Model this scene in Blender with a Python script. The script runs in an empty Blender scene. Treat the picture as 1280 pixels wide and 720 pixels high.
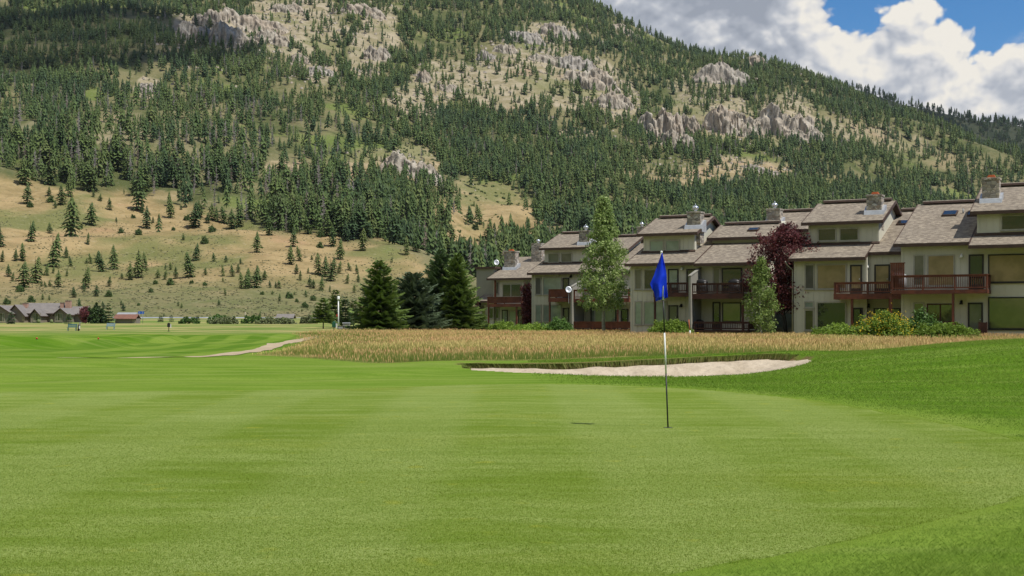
import bpy, bmesh, math, random
import numpy as np
from mathutils import Vector, Matrix, noise as mnoise

# ------------------------------------------------------------------ camera, sky, sun, exposure
SC = bpy.context.scene
COL = SC.collection
F, H = 1600.0, 1.35                      # focal length in pixels of the 1280-wide photograph, eye height
cd = bpy.data.cameras.new("camera"); cam = bpy.data.objects.new("camera", cd); COL.objects.link(cam)
cd.sensor_width = 36.0; cd.lens = 36.0 * F / 1280.0; cd.shift_y = 40.0 / 1280.0
cd.clip_start = 0.1; cd.clip_end = 20000
cam.location = (0, 0, H); cam.rotation_euler = (math.radians(90), 0, 0)
SC.camera = cam
SC.view_settings.view_transform = 'Standard'; SC.view_settings.look = 'None'
SC.view_settings.gamma = 1.0; SC.view_settings.use_curve_mapping = False
SC.view_settings.exposure = 0.65
SC.cycles.max_bounces = 4; SC.cycles.diffuse_bounces = 2; SC.cycles.transparent_max_bounces = 4
SC.cycles.use_denoising = True

SUN = Vector((0.44, -0.285, 0.86)).normalized()
sd = bpy.data.lights.new("sun", 'SUN'); sd.energy = 3.3; sd.angle = math.radians(0.5); sd.color = (1.0, 0.955, 0.87)
sun = bpy.data.objects.new("sun", sd); COL.objects.link(sun)
sun.rotation_euler = (-SUN).to_track_quat('-Z', 'Y').to_euler(); sun.location = (60, -40, 120)

HAZE = 0.00002
SEED = (11.9, 5.4)
def make_world():
    w = bpy.data.worlds.new("World"); SC.world = w; w.use_nodes = True
    nt = w.node_tree; N = nt.nodes; L = nt.links; N.clear()
    def new(t, **k):
        n = N.new(t)
        for a, b in k.items(): setattr(n, a, b)
        return n
    def math_(op, a, b=None, clamp=False):
        n = new('ShaderNodeMath', operation=op); n.use_clamp = clamp
        for i, v in enumerate((a, b)):
            if v is None: continue
            if isinstance(v, (int, float)): n.inputs[i].default_value = v
            else: L.new(v, n.inputs[i])
        return n.outputs[0]
    def smooth(v, a, b):
        n = new('ShaderNodeMapRange', interpolation_type='SMOOTHSTEP')
        n.inputs['From Min'].default_value = a; n.inputs['From Max'].default_value = b
        L.new(v, n.inputs['Value']); return n.outputs['Result']
    sky = new('ShaderNodeTexSky', sky_type='NISHITA'); sky.sun_disc = False
    sky.sun_elevation = math.asin(SUN.z); sky.sun_rotation = math.atan2(SUN.x, SUN.y)
    sky.altitude = 1800; sky.air_density = 1.0; sky.dust_density = 0.4; sky.ozone_density = 2.5
    bg = new('ShaderNodeBackground'); bg.inputs['Strength'].default_value = 0.14
    hs = new('ShaderNodeHueSaturation'); hs.inputs['Saturation'].default_value = 1.34; hs.inputs['Value'].default_value = 0.54; L.new(sky.outputs[0], hs.inputs['Color'])
    L.new(hs.outputs[0], bg.inputs['Color'])
    tc = new('ShaderNodeTexCoord')
    # clouds live on the far sky: coordinates are the direction's sideways and upward components
    sp = new('ShaderNodeSeparateXYZ'); L.new(tc.outputs['Generated'], sp.inputs[0]); X, Z = sp.outputs[0], sp.outputs[2]
    cb = new('ShaderNodeCombineXYZ'); L.new(X, cb.inputs[0]); L.new(math_('MULTIPLY', Z, 1.25), cb.inputs[1])
    wn = new('ShaderNodeTexNoise', noise_dimensions='2D'); wn.inputs['Scale'].default_value = 11; wn.inputs['Detail'].default_value = 3
    L.new(cb.outputs[0], wn.inputs['Vector'])
    ws = new('ShaderNodeVectorMath', operation='MULTIPLY_ADD'); L.new(wn.outputs['Color'], ws.inputs[0])
    ws.inputs[1].default_value = (0.024, 0.024, 0); L.new(cb.outputs[0], ws.inputs[2])
    def field(dx, dz, det=4):
        v = new('ShaderNodeVectorMath', operation='ADD'); L.new(ws.outputs[0], v.inputs[0]); v.inputs[1].default_value = (dx + SEED[0], dz * 1.25 + SEED[1], 0)
        n1 = new('ShaderNodeTexNoise', noise_dimensions='2D'); n1.inputs['Scale'].default_value = 13; n1.inputs['Detail'].default_value = det; n1.inputs['Roughness'].default_value = 0.52
        L.new(v.outputs[0], n1.inputs['Vector'])
        vo = new('ShaderNodeTexVoronoi', feature='SMOOTH_F1', voronoi_dimensions='2D'); vo.inputs['Scale'].default_value = 24; vo.inputs['Detail'].default_value = 3.0
        vo.inputs['Roughness'].default_value = 0.52; vo.inputs['Smoothness'].default_value = 0.25
        L.new(v.outputs[0], vo.inputs['Vector'])
        x, z = math_('ADD', X, dx), math_('ADD', Z, dz)
        # coverage: full cloud towards the left, cumulus bank low on the right, open blue above it
        top = math_('ADD', math_('MULTIPLY', math_('SUBTRACT', 0.229, z), 34.0), math_('MULTIPLY', math_('SUBTRACT', x, 0.33), -3.0))
        lef = math_('SUBTRACT', math_('MULTIPLY', math_('SUBTRACT', 0.268, x), 30.0), math_('MULTIPLY', math_('MAXIMUM', math_('SUBTRACT', z, 0.36), 0.0), 30.0))
        m = math_('MINIMUM', math_('MAXIMUM', math_('ADD', top, 0.25), lef), 2.1)
        f = math_('ADD', m, math_('MULTIPLY', math_('SUBTRACT', n1.outputs['Fac'], 0.5), 1.9))
        return math_('ADD', f, math_('MULTIPLY', math_('SUBTRACT', 0.40, vo.outputs['Distance']), 1.5))
    f0 = field(0, 0, 8); f1 = field(0.0035, 0.006); f2 = field(0.013, 0.020)
    wv = new('ShaderNodeTexNoise', noise_dimensions='2D'); wv.inputs['Scale'].default_value = 20; wv.inputs['Detail'].default_value = 5; L.new(ws.outputs[0], wv.inputs['Vector'])
    wisp = math_('MULTIPLY', smooth(wv.outputs['Fac'], 0.56, 0.74), 0.45)
    alpha = math_('MAXIMUM', smooth(f0, -0.06, 0.26), wisp)
    d1 = math_('SUBTRACT', f0, f1); d2 = math_('SUBTRACT', f0, f2)
    lit = math_('ADD', math_('MULTIPLY', d1, 0.42), math_('MULTIPLY', d2, 0.34))
    thick = smooth(f0, 0.3, 2.8)
    grey = math_('MULTIPLY', math_('MULTIPLY', smooth(X, 0.275, 0.20), smooth(X, 0.085, 0.15)), smooth(Z, 0.165, 0.225))
    lit = math_('SUBTRACT', math_('ADD', lit, 0.55), math_('ADD', math_('MULTIPLY', thick, 0.34), math_('MULTIPLY', grey, 0.24)))
    cr = new('ShaderNodeValToRGB'); L.new(lit, cr.inputs[0])
    e = cr.color_ramp.elements
    e[0].position = 0.05; e[0].color = (0.34, 0.375, 0.44, 1)
    e[1].position = 0.95; e[1].color = (0.95, 0.905, 0.82, 1)
    k = e.new(0.45); k.color = (0.50, 0.53, 0.59, 1)
    k = e.new(0.70); k.color = (0.74, 0.74, 0.75, 1)
    bc = new('ShaderNodeBackground'); bc.inputs['Strength'].default_value = 0.60
    L.new(cr.outputs[0], bc.inputs['Color'])
    mx = new('ShaderNodeMixShader'); L.new(alpha, mx.inputs[0]); L.new(bg.outputs[0], mx.inputs[1]); L.new(bc.outputs[0], mx.inputs[2])
    out = new('ShaderNodeOutputWorld'); L.new(mx.outputs[0], out.inputs['Surface'])
    w.cycles.sampling_method = 'MANUAL'; w.cycles.sample_map_resolution = 512
make_world()

# ------------------------------------------------------------------ helpers
rng = np.random.default_rng(7); random.seed(7)
def tag(o, label=None, cat=None, group=None, kind=None):
    if label: o['label'] = label
    if cat: o['category'] = cat
    if group: o['group'] = group
    if kind: o['kind'] = kind
    return o
def empty(name, loc, rz=0.0):
    o = bpy.data.objects.new(name, None); o.empty_display_size = 0.3; COL.objects.link(o)
    o.location = loc; o.rotation_euler = (0, 0, rz); return o
def link_mesh(name, me, parent=None):
    o = bpy.data.objects.new(name, me); COL.objects.link(o)
    if parent: o.parent = parent
    return o
def np_mesh(name, V, faces, mats=(), mat_idx=None, attrs=None, smooth=False):
    """V (n,3) array; faces (m,k) int array, or a list of such arrays with different k"""
    if isinstance(faces, np.ndarray): faces = [faces]
    me = bpy.data.meshes.new(name)
    V = np.asarray(V, dtype=np.float32)
    nl = sum(f.size for f in faces); nf = sum(len(f) for f in faces)
    me.vertices.add(len(V)); me.vertices.foreach_set('co', V.ravel())
    me.loops.add(nl); me.polygons.add(nf)
    me.loops.foreach_set('vertex_index', np.concatenate([f.ravel() for f in faces]).astype(np.int32))
    tot = np.concatenate([np.full(len(f), f.shape[1]) for f in faces]).astype(np.int32)
    st = np.concatenate([[0], np.cumsum(tot)[:-1]]).astype(np.int32)
    me.polygons.foreach_set('loop_start', st)
    try: me.polygons.foreach_set('loop_total', tot)
    except Exception: pass
    for m in mats: me.materials.append(m)
    if mat_idx is not None: me.polygons.foreach_set('material_index', np.asarray(mat_idx, dtype=np.int32))
    me.polygons.foreach_set('use_smooth', np.full(nf, smooth, dtype=bool))
    for k, a in (attrs or {}).items():
        a = np.asarray(a, dtype=np.float32)
        if a.ndim == 1:
            at = me.attributes.new(k, 'FLOAT', 'POINT'); at.data.foreach_set('value', a)
        else:
            at = me.attributes.new(k, 'FLOAT_COLOR', 'POINT')
            if a.shape[1] == 3: a = np.concatenate([a, np.ones((len(a), 1), np.float32)], 1)
            at.data.foreach_set('color', a.ravel())
    me.update(calc_edges=True); me.validate(); return me
class MB:
    """collects boxes, prisms, tubes for ONE mesh"""
    def __init__(s): s.v = []; s.f = []; s.m = []
    def add(s, vs, fs, m=0):
        b = len(s.v); s.v += [tuple(v) for v in vs]
        s.f += [tuple(b + i for i in f) for f in fs]; s.m += [m] * len(fs) if isinstance(m, int) else list(m)
    def box(s, x0, x1, y0, y1, z0, z1, m=0):
        s.add([(x0,y0,z0),(x1,y0,z0),(x1,y1,z0),(x0,y1,z0),(x0,y0,z1),(x1,y0,z1),(x1,y1,z1),(x0,y1,z1)],
              [(0,3,2,1),(4,5,6,7),(0,1,5,4),(1,2,6,5),(2,3,7,6),(3,0,4,7)], m)
    def prism(s, prof, x0, x1, m=0, mtop=None):
        """profile [(y,z)...] extruded along x; mtop: material per profile edge"""
        n = len(prof)
        vs = [(x0, y, z) for y, z in prof] + [(x1, y, z) for y, z in prof]
        fs = [tuple(range(n)), tuple(range(2*n-1, n-1, -1))] + [(i, (i+1) % n, n + (i+1) % n, n + i)[::-1] for i in range(n)]
        s.add(vs, fs, [m, m] + (mtop if mtop else [m] * n))
    def tube(s, pts, rad, n=8, m=0, cap=True):
        pts = [Vector(p) for p in pts]; base = len(s.v); rings = []
        for i, p in enumerate(pts):
            d = (pts[min(i+1, len(pts)-1)] - pts[max(i-1, 0)]).normalized()
            a = d.orthogonal().normalized(); 
            if abs(d.z) > 0.5: a = (Vector((1,0,0)) - d * d.x).normalized()
            b = d.cross(a); r = rad[i] if hasattr(rad, '__len__') else rad
            rings.append([p + (a * math.cos(2*math.pi*k/n) + b * math.sin(2*math.pi*k/n)) * r for k in range(n)])
        vs = [v for r in rings for v in r]; fs = []
        for i in range(len(pts)-1):
            for k in range(n): fs.append((i*n+k, i*n+(k+1) % n, (i+1)*n+(k+1) % n, (i+1)*n+k))
        if cap: fs += [tuple(range(n))[::-1], tuple((len(pts)-1)*n+k for k in range(n))]
        s.add(vs, fs, m)
    def ball(s, c, r, m=0, nu=12, nv=7):
        vs = []; fs = []; r = r if hasattr(r, '__len__') else (r, r, r)
        for j in range(nv+1):
            t = math.pi*j/nv
            for i in range(nu): a = 2*math.pi*i/nu; vs.append((c[0]+r[0]*math.sin(t)*math.cos(a), c[1]+r[1]*math.sin(t)*math.sin(a), c[2]-r[2]*math.cos(t)))
        for j in range(nv):
            for i in range(nu): fs.append((j*nu+i, j*nu+(i+1) % nu, (j+1)*nu+(i+1) % nu, (j+1)*nu+i))
        s.add(vs, fs, m)
    def build(s, name, mats, parent=None, smooth=False, bevel=0):
        me = bpy.data.meshes.new(name); me.from_pydata(s.v, [], s.f)
        for m in (mats if isinstance(mats, (list, tuple)) else [mats]): me.materials.append(m)
        me.polygons.foreach_set('material_index', s.m)
        if smooth: me.polygons.foreach_set('use_smooth', [True] * len(s.f))
        bm = bmesh.new(); bm.from_mesh(me); bmesh.ops.recalc_face_normals(bm, faces=bm.faces); bm.to_mesh(me); bm.free()
        me.update()
        o = link_mesh(name, me, parent)
        if bevel:
            b = o.modifiers.new('bevel', 'BEVEL'); b.width = bevel; b.segments = 2; b.limit_method = 'ANGLE'
        return o
# vectorised value noise
def _h(ix, iy, s):
    v = np.sin(ix * 127.1 + iy * 311.7 + s * 74.7) * 43758.5453
    return v - np.floor(v)
def vn(x, y, s=0):
    x = np.asarray(x, float); y = np.asarray(y, float)
    ix = np.floor(x); iy = np.floor(y); fx = x - ix; fy = y - iy
    fx = fx*fx*(3-2*fx); fy = fy*fy*(3-2*fy)
    return (_h(ix,iy,s)*(1-fx)+_h(ix+1,iy,s)*fx)*(1-fy) + (_h(ix,iy+1,s)*(1-fx)+_h(ix+1,iy+1,s)*fx)*fy
def fbm(x, y, s=0, o=4):
    t = 0; a = 0.5; n = 0
    for k in range(o): t = t + a*vn(x*2**k, y*2**k, s+k); n += a; a *= 0.5
    return t / n
def sst(a, b, x):
    t = np.clip((np.asarray(x, float)-a)/(b-a), 0, 1); return t*t*(3-2*t)
def poly_sd(P, x, y):
    """signed distance to polygon (negative inside)"""
    P = np.asarray(P, float); x = np.asarray(x, float); y = np.asarray(y, float)
    d = np.full(x.shape, 1e18); ins = np.zeros(x.shape, bool)
    for i in range(len(P)):
        a = P[i]; b = P[(i+1) % len(P)]; e = b - a
        t = np.clip(((x-a[0])*e[0]+(y-a[1])*e[1])/(e@e), 0, 1)
        d = np.minimum(d, (x-a[0]-t*e[0])**2+(y-a[1]-t*e[1])**2)
        c = ((a[1] > y) != (b[1] > y)) & (x < (b[0]-a[0])*(y-a[1])/(b[1]-a[1]+1e-12)+a[0]); ins ^= c
    d = np.sqrt(d); return np.where(ins, -d, d)
def smooth_poly(P, n=6):
    P = np.asarray(P, float); out = []
    for i in range(len(P)):
        p0, p1, p2, p3 = P[i-1], P[i], P[(i+1) % len(P)], P[(i+2) % len(P)]
        for k in range(n):
            t = k/n
            out.append(0.5*((2*p1)+(-p0+p2)*t+(2*p0-5*p1+4*p2-p3)*t*t+(-p0+3*p1-3*p2+p3)*t**3))
    return np.array(out)

# ------------------------------------------------------------------ materials
class NT:
    def __init__(s, name):
        s.m = bpy.data.materials.new(name); s.m.use_nodes = True; s.t = s.m.node_tree; s.N = s.t.nodes; s.L = s.t.links
        s.b = s.N['Principled BSDF']; s.out = s.N['Material Output']
    def new(s, t, **k):
        n = s.N.new(t)
        for a, b in k.items(): setattr(n, a, b)
        return n
    def set(s, n, i, v):
        if isinstance(v, (int, float, tuple)): n.inputs[i].default_value = v
        else: s.L.new(v, n.inputs[i])
    def pos(s): return s.new('ShaderNodeNewGeometry').outputs['Position']
    def objc(s): return s.new('ShaderNodeTexCoord').outputs['Object']
    def scale(s, v, sc):
        n = s.new('ShaderNodeVectorMath', operation='MULTIPLY'); s.L.new(v, n.inputs[0]); n.inputs[1].default_value = sc; return n.outputs[0]
    def noise(s, v, sc, det=4, rough=0.55, col=False):
        n = s.new('ShaderNodeTexNoise'); s.L.new(v, n.inputs['Vector']); n.inputs['Scale'].default_value = sc
        n.inputs['Detail'].default_value = det; n.inputs['Roughness'].default_value = rough
        return n.outputs['Color' if col else 'Fac']
    def vor(s, v, sc, out='Distance', feat='F1'):
        n = s.new('ShaderNodeTexVoronoi', feature=feat); s.L.new(v, n.inputs['Vector']); n.inputs['Scale'].default_value = sc; return n.outputs[out]
    def math(s, op, a, b=0.0, clamp=False):
        n = s.new('ShaderNodeMath', operation=op); n.use_clamp = clamp; s.set(n, 0, a); s.set(n, 1, b); return n.outputs[0]
    def rng(s, v, a, b, c=0.0, d=1.0, smooth=True):
        n = s.new('ShaderNodeMapRange', interpolation_type='SMOOTHSTEP' if smooth else 'LINEAR')
        for k, q in (('Value', v), ('From Min', a), ('From Max', b), ('To Min', c), ('To Max', d)): s.set(n, k, q)
        return n.outputs['Result']
    def mix(s, f, a, b, mode='MIX'):
        n = s.new('ShaderNodeMix', data_type='RGBA', blend_type=mode)
        def q(i, v):
            if isinstance(v, tuple): n.inputs[i].default_value = v if len(v) == 4 else (*v, 1)
            elif isinstance(v, (int, float)): n.inputs[i].default_value = v
            else: s.L.new(v, n.inputs[i])
        q(0, f); q(6, a); q(7, b); return n.outputs[2]
    def attr(s, name, out='Fac'): 
        n = s.new('ShaderNodeAttribute'); n.attribute_name = name; return n.outputs[out]
    def rand(s): return s.new('ShaderNodeObjectInfo').outputs['Random']
    def isl(s): return s.new('ShaderNodeNewGeometry').outputs['Random Per Island']
    def ramp(s, f, pts):
        n = s.new('ShaderNodeValToRGB'); s.L.new(f, n.inputs[0]); e = n.color_ramp.elements
        while len(e) < len(pts): e.new(0.5)
        for q, (p, c) in zip(e, pts): q.position = p; q.color = (*c, 1)
        return n.outputs[0]
    def bump(s, h, strength=0.3, dist=0.05):
        n = s.new('ShaderNodeBump'); n.inputs['Strength'].default_value = strength; n.inputs['Distance'].default_value = dist
        s.L.new(h, n.inputs['Height']); s.L.new(n.outputs[0], s.b.inputs['Normal'])
    def col(s, c):
        if isinstance(c, tuple): s.b.inputs['Base Color'].default_value = (*c, 1)
        else: s.L.new(c, s.b.inputs['Base Color'])
        return s
    def rough(s, r, spec=0.3):
        s.b.inputs['Roughness'].default_value = r; s.b.inputs['Specular IOR Level'].default_value = spec; return s
    def sheen(s, w, tint):
        s.b.inputs['Sheen Weight'].default_value = w; s.b.inputs['Sheen Roughness'].default_value = .45; s.b.inputs['Sheen Tint'].default_value = (*tint, 1)
    def translucent(s, fac, c):
        """thin leaves: part of the light comes through"""
        tr = s.new('ShaderNodeBsdfTranslucent'); s.L.new(c, tr.inputs['Color'])
        mx = s.new('ShaderNodeMixShader'); mx.inputs[0].default_value = fac
        s.L.new(s.b.outputs[0], mx.inputs[1]); s.L.new(tr.outputs[0], mx.inputs[2]); s.L.new(mx.outputs[0], s.out.inputs['Surface'])
def simple(name, c1, c2=None, sc=3.0, rough=0.7, spec=0.3, bump=0.0, metal=0.0, obj=True):
    t = NT(name); c2 = c2 or tuple(x*0.8 for x in c1)
    v = t.objc() if obj else t.pos(); n = t.noise(v, sc)
    t.col(t.mix(t.rng(n, 0.3, 0.7), c1, c2)).rough(rough, spec); t.b.inputs['Metallic'].default_value = metal
    if bump: t.bump(n, bump, 0.02)
    return t.m
def leaf_mat(name, cols, tr=0.25, rnd='isl', rough=0.55):
    """foliage whose colour differs from leaf clump to leaf clump and plant to plant"""
    t = NT(name); r = t.isl() if rnd == 'isl' else t.attr('tint')
    n = t.noise(t.objc(), 0.9, 2)
    f = t.math('ADD', t.math('MULTIPLY', r, 0.6), t.math('MULTIPLY', n, 0.4))
    c = t.ramp(f, [(i/(len(cols)-1)*0.8+0.1, q) for i, q in enumerate(cols)])
    o = t.rand(); hs = t.new('ShaderNodeHueSaturation'); t.L.new(c, hs.inputs['Color']); t.L.new(t.rng(o, 0, 1, 0.8, 1.2, False), hs.inputs['Value'])
    c = hs.outputs[0]
    t.col(c).rough(rough, 0.25); t.translucent(tr, c); return t.m
M = {}
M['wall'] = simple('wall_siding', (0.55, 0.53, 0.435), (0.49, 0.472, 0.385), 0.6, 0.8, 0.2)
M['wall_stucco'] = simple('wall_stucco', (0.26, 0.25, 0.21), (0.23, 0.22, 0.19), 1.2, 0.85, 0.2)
M['trim'] = simple('window_trim', (0.36, 0.34, 0.28), None, 2, 0.6)
M['dark_frame'] = simple('dark_frame', (0.030, 0.026, 0.024), None, 3, 0.5)
M['fascia'] = simple('brown_fascia', (0.075, 0.045, 0.032), (0.055, 0.034, 0.026), 2, 0.7)
M['redwood'] = simple('stained_redwood', (0.165, 0.052, 0.028), (0.095, 0.032, 0.02), 2.5, 0.65)
M['redwood_dark'] = simple('dark_stained_wood', (0.075, 0.026, 0.018), (0.045, 0.018, 0.014), 2.5, 0.65)
M['flash'] = simple('metal_flashing', (0.50, 0.52, 0.55), None, 3, 0.4, 0.5, 0, 0.4)
M['capmetal'] = simple('cap_metal', (0.62, 0.64, 0.68), None, 3, 0.28, 0.5, 0, 0.8)
M['orange'] = simple('terracotta_cap', (0.60, 0.16, 0.06), None, 3, 0.7)
M['white'] = simple('white_paint', (0.72, 0.72, 0.70), (0.64, 0.64, 0.62), 3, 0.4)
M['black'] = simple('black_paint', (0.012, 0.012, 0.013), (0.02, 0.02, 0.02), 3, 0.45)
M['grey'] = simple('grey_paint', (0.30, 0.31, 0.32), None, 3, 0.6)
M['green_paint'] = simple('green_paint', (0.02, 0.10, 0.055), None, 3, 0.5)
M['teal'] = simple('teal_paint', (0.09, 0.19, 0.20), None, 3, 0.5)
M['red_paint'] = simple('red_paint', (0.5, 0.04, 0.03), None, 3, 0.5)
M['blue_sign'] = simple('blue_paint', (0.03, 0.12, 0.42), None, 3, 0.4)
M['bark'] = simple('bark', (0.095, 0.07, 0.052), (0.05, 0.038, 0.03), 6, 0.9, 0.1, 0.5)
M['aspen_bark'] = simple('pale_bark', (0.42, 0.42, 0.36), (0.24, 0.24, 0.2), 5, 0.85, 0.15, 0.3)
M['deckfloor'] = simple('weathered_deck', (0.34, 0.31, 0.28), None, 2, 0.8)
def pane(name, c, rough=0.04, ior=2.0, c2=None):
    t = NT(name); n = t.noise(t.objc(), 1.2, 2)
    t.col(t.mix(t.rng(n, 0.35, 0.65), c, c2 or tuple(x*0.75 for x in c))).rough(rough, 0.5); t.b.inputs['IOR'].default_value = ior
    t.bump(t.noise(t.objc(), 0.55, 1), 0.12, 0.05); return t.m
M['p_dark'] = pane('window_glass', (0.022, 0.024, 0.024), ior=1.8)
M['p_green'] = pane('green_reflection_glass', (0.10, 0.105, 0.04), ior=2.0)  # green reflection of the grass is put into the pane colour
M['p_tan'] = pane('glass_over_tan_blind', (0.30, 0.225, 0.115), ior=1.5)
M['p_teal'] = pane('glass_over_pale_blind', (0.25, 0.30, 0.255), ior=1.8)
M['p_grey'] = pane('glass_over_grey_blind', (0.13, 0.125, 0.105), ior=1.7)
def shingle():
    t = NT('asphalt_shingles'); v = t.objc()
    br = t.new('ShaderNodeTexBrick'); t.L.new(t.scale(v, (1, 1.06, 1)), br.inputs['Vector'])
    br.inputs['Scale'].default_value = 1.0; br.inputs['Brick Width'].default_value = 0.24; br.inputs['Row Height'].default_value = 0.145
    br.inputs['Mortar Size'].default_value = 0.008; br.inputs['Color1'].default_value = (0, 0, 0, 1); br.inputs['Color2'].default_value = (1, 1, 1, 1)
    br.inputs['Mortar'].default_value = (0.35, 0.35, 0.35, 1); br.offset = 0.43; br.squash = 1.0
    br.inputs['Bias'].default_value = 0.0
    c = t.ramp(br.outputs['Color'], [(0.0, (0.12, 0.098, 0.076)), (0.35, (0.185, 0.153, 0.118)), (0.65, (0.235, 0.198, 0.152)), (1.0, (0.34, 0.29, 0.222))])
    n = t.noise(v, 0.35, 3); c = t.mix(t.rng(n, 0.3, 0.7, 0.0, 0.3), c, (0.165, 0.142, 0.115))
    fine = t.noise(v, 9, 2); c = t.mix(t.rng(fine, 0.35, 0.65, 0, 0.25), c, (0.31, 0.27, 0.215))
    t.col(c).rough(0.9, 0.15); t.bump(br.outputs['Fac'], -0.3, 0.02); return t.m
M['shingle'] = shingle()
def stone():
    t = NT('chimney_stone'); v = t.scale(t.objc(), (1, 1, 1.5))
    c = t.vor(v, 3.4, 'Color'); s = t.new('ShaderNodeSeparateColor'); t.L.new(c, s.inputs[0])
    k = t.ramp(s.outputs[0], [(0, (0.17, 0.15, 0.13)), (0.35, (0.34, 0.31, 0.27)), (0.6, (0.46, 0.40, 0.32)), (0.8, (0.28, 0.22, 0.17)), (1, (0.60, 0.56, 0.50))])
    e = t.vor(v, 3.4, 'Distance', 'DISTANCE_TO_EDGE'); k = t.mix(t.rng(e, 0.0, 0.06, 0.7, 0.0), k, (0.16, 0.145, 0.125))
    t.col(k).rough(0.9, 0.15); t.bump(t.rng(e, 0, 0.12), 0.8, 0.04); return t.m
M['stone'] = stone()
def cliff_mat():
    t = NT('cliff_rock'); v = t.pos()
    a = t.noise(t.scale(v, (1, 1, 0.7)), 0.13, 7, 0.68); b = t.noise(v, 0.03, 3); o = t.rand()
    c = t.ramp(a, [(0.30, (0.16, 0.135, 0.11)), (0.45, (0.32, 0.28, 0.225)), (0.58, (0.42, 0.375, 0.305)), (0.74, (0.54, 0.495, 0.425))])
    c = t.mix(t.rng(b, 0.42, 0.66, 0, 0.40), c, (0.33, 0.25, 0.18))
    c = t.mix(t.rng(o, 0.6, 1.0, 0, 0.45), c, (0.31, 0.305, 0.30))
    t.col(c).rough(0.95, 0.1); t.bump(t.noise(v, 0.22, 5, 0.65), 0.9, 1.6); return t.m
M['cliff'] = cliff_mat()
# ------------------------------------------------------------------ the near ground: green, bunker, mounds, fescue, path
GREEN = smooth_poly([(0.1,6.1),(0.85,6.75),(1.75,7.5),(2.75,8.47),(3.95,9.8),(5.0,11.4),(5.6,13.2),(5.72,15.5),(5.45,18.8),(4.9,22),(3.3,25.2),(1.0,26.9),(-.9,26.6),(-3.7,24.9),(-9.5,23.8),(-16,22.6),(-21,18),(-20,7),(-12,2),(-4,1.5),(-1.2,4.3)], 6)
BUNK = smooth_poly([(-1.5,38.0),(-0.2,35.6),(1.5,32.6),(3.5,30.4),(5.5,30.2),(7.4,32.2),(8.4,35.4),(8.3,37.6),(6.5,38.6),(3.5,38.7),(0.8,38.7),(-1.0,38.7)], 5)
FESC = smooth_poly([(-11.2,56),(-8.2,50),(-5.4,42.5),(-2.6,40.6),(0.5,42.2),(4,43.6),(8,43.8),(11,42),(15,40.5),(21,40),(30,40),(40,48),(48,92),(30,97),(20,106),(10,126),(0,138),(-14,136),(-18.5,112),(-14,86),(-11.6,66)], 5)
HOUSEPAD = [(6,140),(-10,150),(40,80),(60,70),(70,140)]
def ground_z(x, y, carve=True):
    x = np.asarray(x, float); y = np.asarray(y, float)
    z = np.interp(y, [-620, -330, -90, -30, 40, 60, 92, 140, 330, 356, 366, 380, 396, 440], [150, 85, 5, 0, 0, -.12, -.02, .22, .5, 1.1, 1.45, 1.5, 1.95, 2.6])
    z = z - .30*sst(-12, -25, x)*sst(80, 110, y)*(1-sst(200, 330, y))
    z = z + .62*np.exp(-((((x-13.2)/6.6)**2+((y-34)/6.2)**2)**1.15))
    z = z + .36*np.exp(-((((x-23)/8)**2+((y-35)/7)**2)**1.2))
    z = z + .20*sst(36.8, 38.6, y)*(1-sst(43, 50, y))*sst(-5.5, -1, x)*(1-sst(8, 12, x))
    und = (fbm(x*.07, y*.07, 3, 3)-.5)*.55 + (fbm(x*.4, y*.4, 9, 2)-.5)*.06
    dg = poly_sd(GREEN, x, y)
    z = z + und*sst(0.2, 9, dg)*(1-sst(200, 330, y)*.7)
    for cx, cy, rx, ry, h in ((-30, 69, 9.5, 8, .55), (-27, 87, 4.6, 7, .42), (-21, 100, 6, 8, .25), (-52, 95, 14, 12, .6), (-9, 33, 7, 3, .10), (-17, 38, 6, 3, .12)):
        r = ((x-cx)/rx)**2+((y-cy)/ry)**2; z = z + h*(1-sst(.55, 1.15, r))
    z = z + 0.03*sst(0, -0.6, dg) * (1 - sst(-.6, -2.5, dg)) * 0
    if carve:
        d = -poly_sd(BUNK, x, y)
        back = sst(36.2, 38.4, y)
        z = z - sst(-0.02, 0.13, d)*(.13+.11*back) - (1-back)*sst(0.15, 2.4, d)*.30 - back*sst(.05, 2.2, d)*.14
    return z
def nonuni(edges):
    out = []
    for a, b, s in edges: out.append(np.arange(a, b, s))
    return np.concatenate(out + [[edges[-1][1]]])
gx = nonuni([(-730, -330, 40), (-330, -120, 14), (-120, -46, 3), (-46, -14, .55), (-14, 18, .25), (18, 44, .6), (44, 110, 3), (110, 330, 14), (330, 730, 40)])
gy = nonuni([(-620, -40, 20), (-40, 4, 4), (4, 30, .4), (30, 31, .25), (31, 39.6, .14), (39.6, 60, .35), (60, 120, .8), (120, 330, 5), (330, 396, 3)])
X, Y = np.meshgrid(gx, gy); xx, yy = X.ravel(), Y.ravel()
zz = ground_z(xx, yy)
nx, ny = len(gx), len(gy)
I = np.arange(nx*ny).reshape(ny, nx)
quads = np.stack([I[:-1,:-1], I[:-1,1:], I[1:,1:], I[1:,:-1]], -1).reshape(-1, 4)
dgreen = poly_sd(GREEN, xx, yy); dfesc = poly_sd(FESC, xx, yy); dbunk = poly_sd(BUNK, xx, yy)
fesc = sst(.5, -.5, dfesc + (fbm(xx*.5, yy*.5, 21, 3)-.5)*1.2)
far = np.maximum(sst(108, 150, yy + 14*(fbm(xx*.03, yy*.03, 5)-.5)), sst(-50, -110, yy)*.8)                # unmown rough beyond the tees
roughband = np.clip(np.exp(-((yy-47-.12*(xx+10))/5.0)**2)*(xx < -1)*(fbm(xx*.12, yy*.4, 15, 3) > .40)*1.0, 0, 1)
rightrough = sst(.3, 1.4, dgreen)*sst(-2, 6, xx+.1*(yy-20))*(yy < 45)
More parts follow.
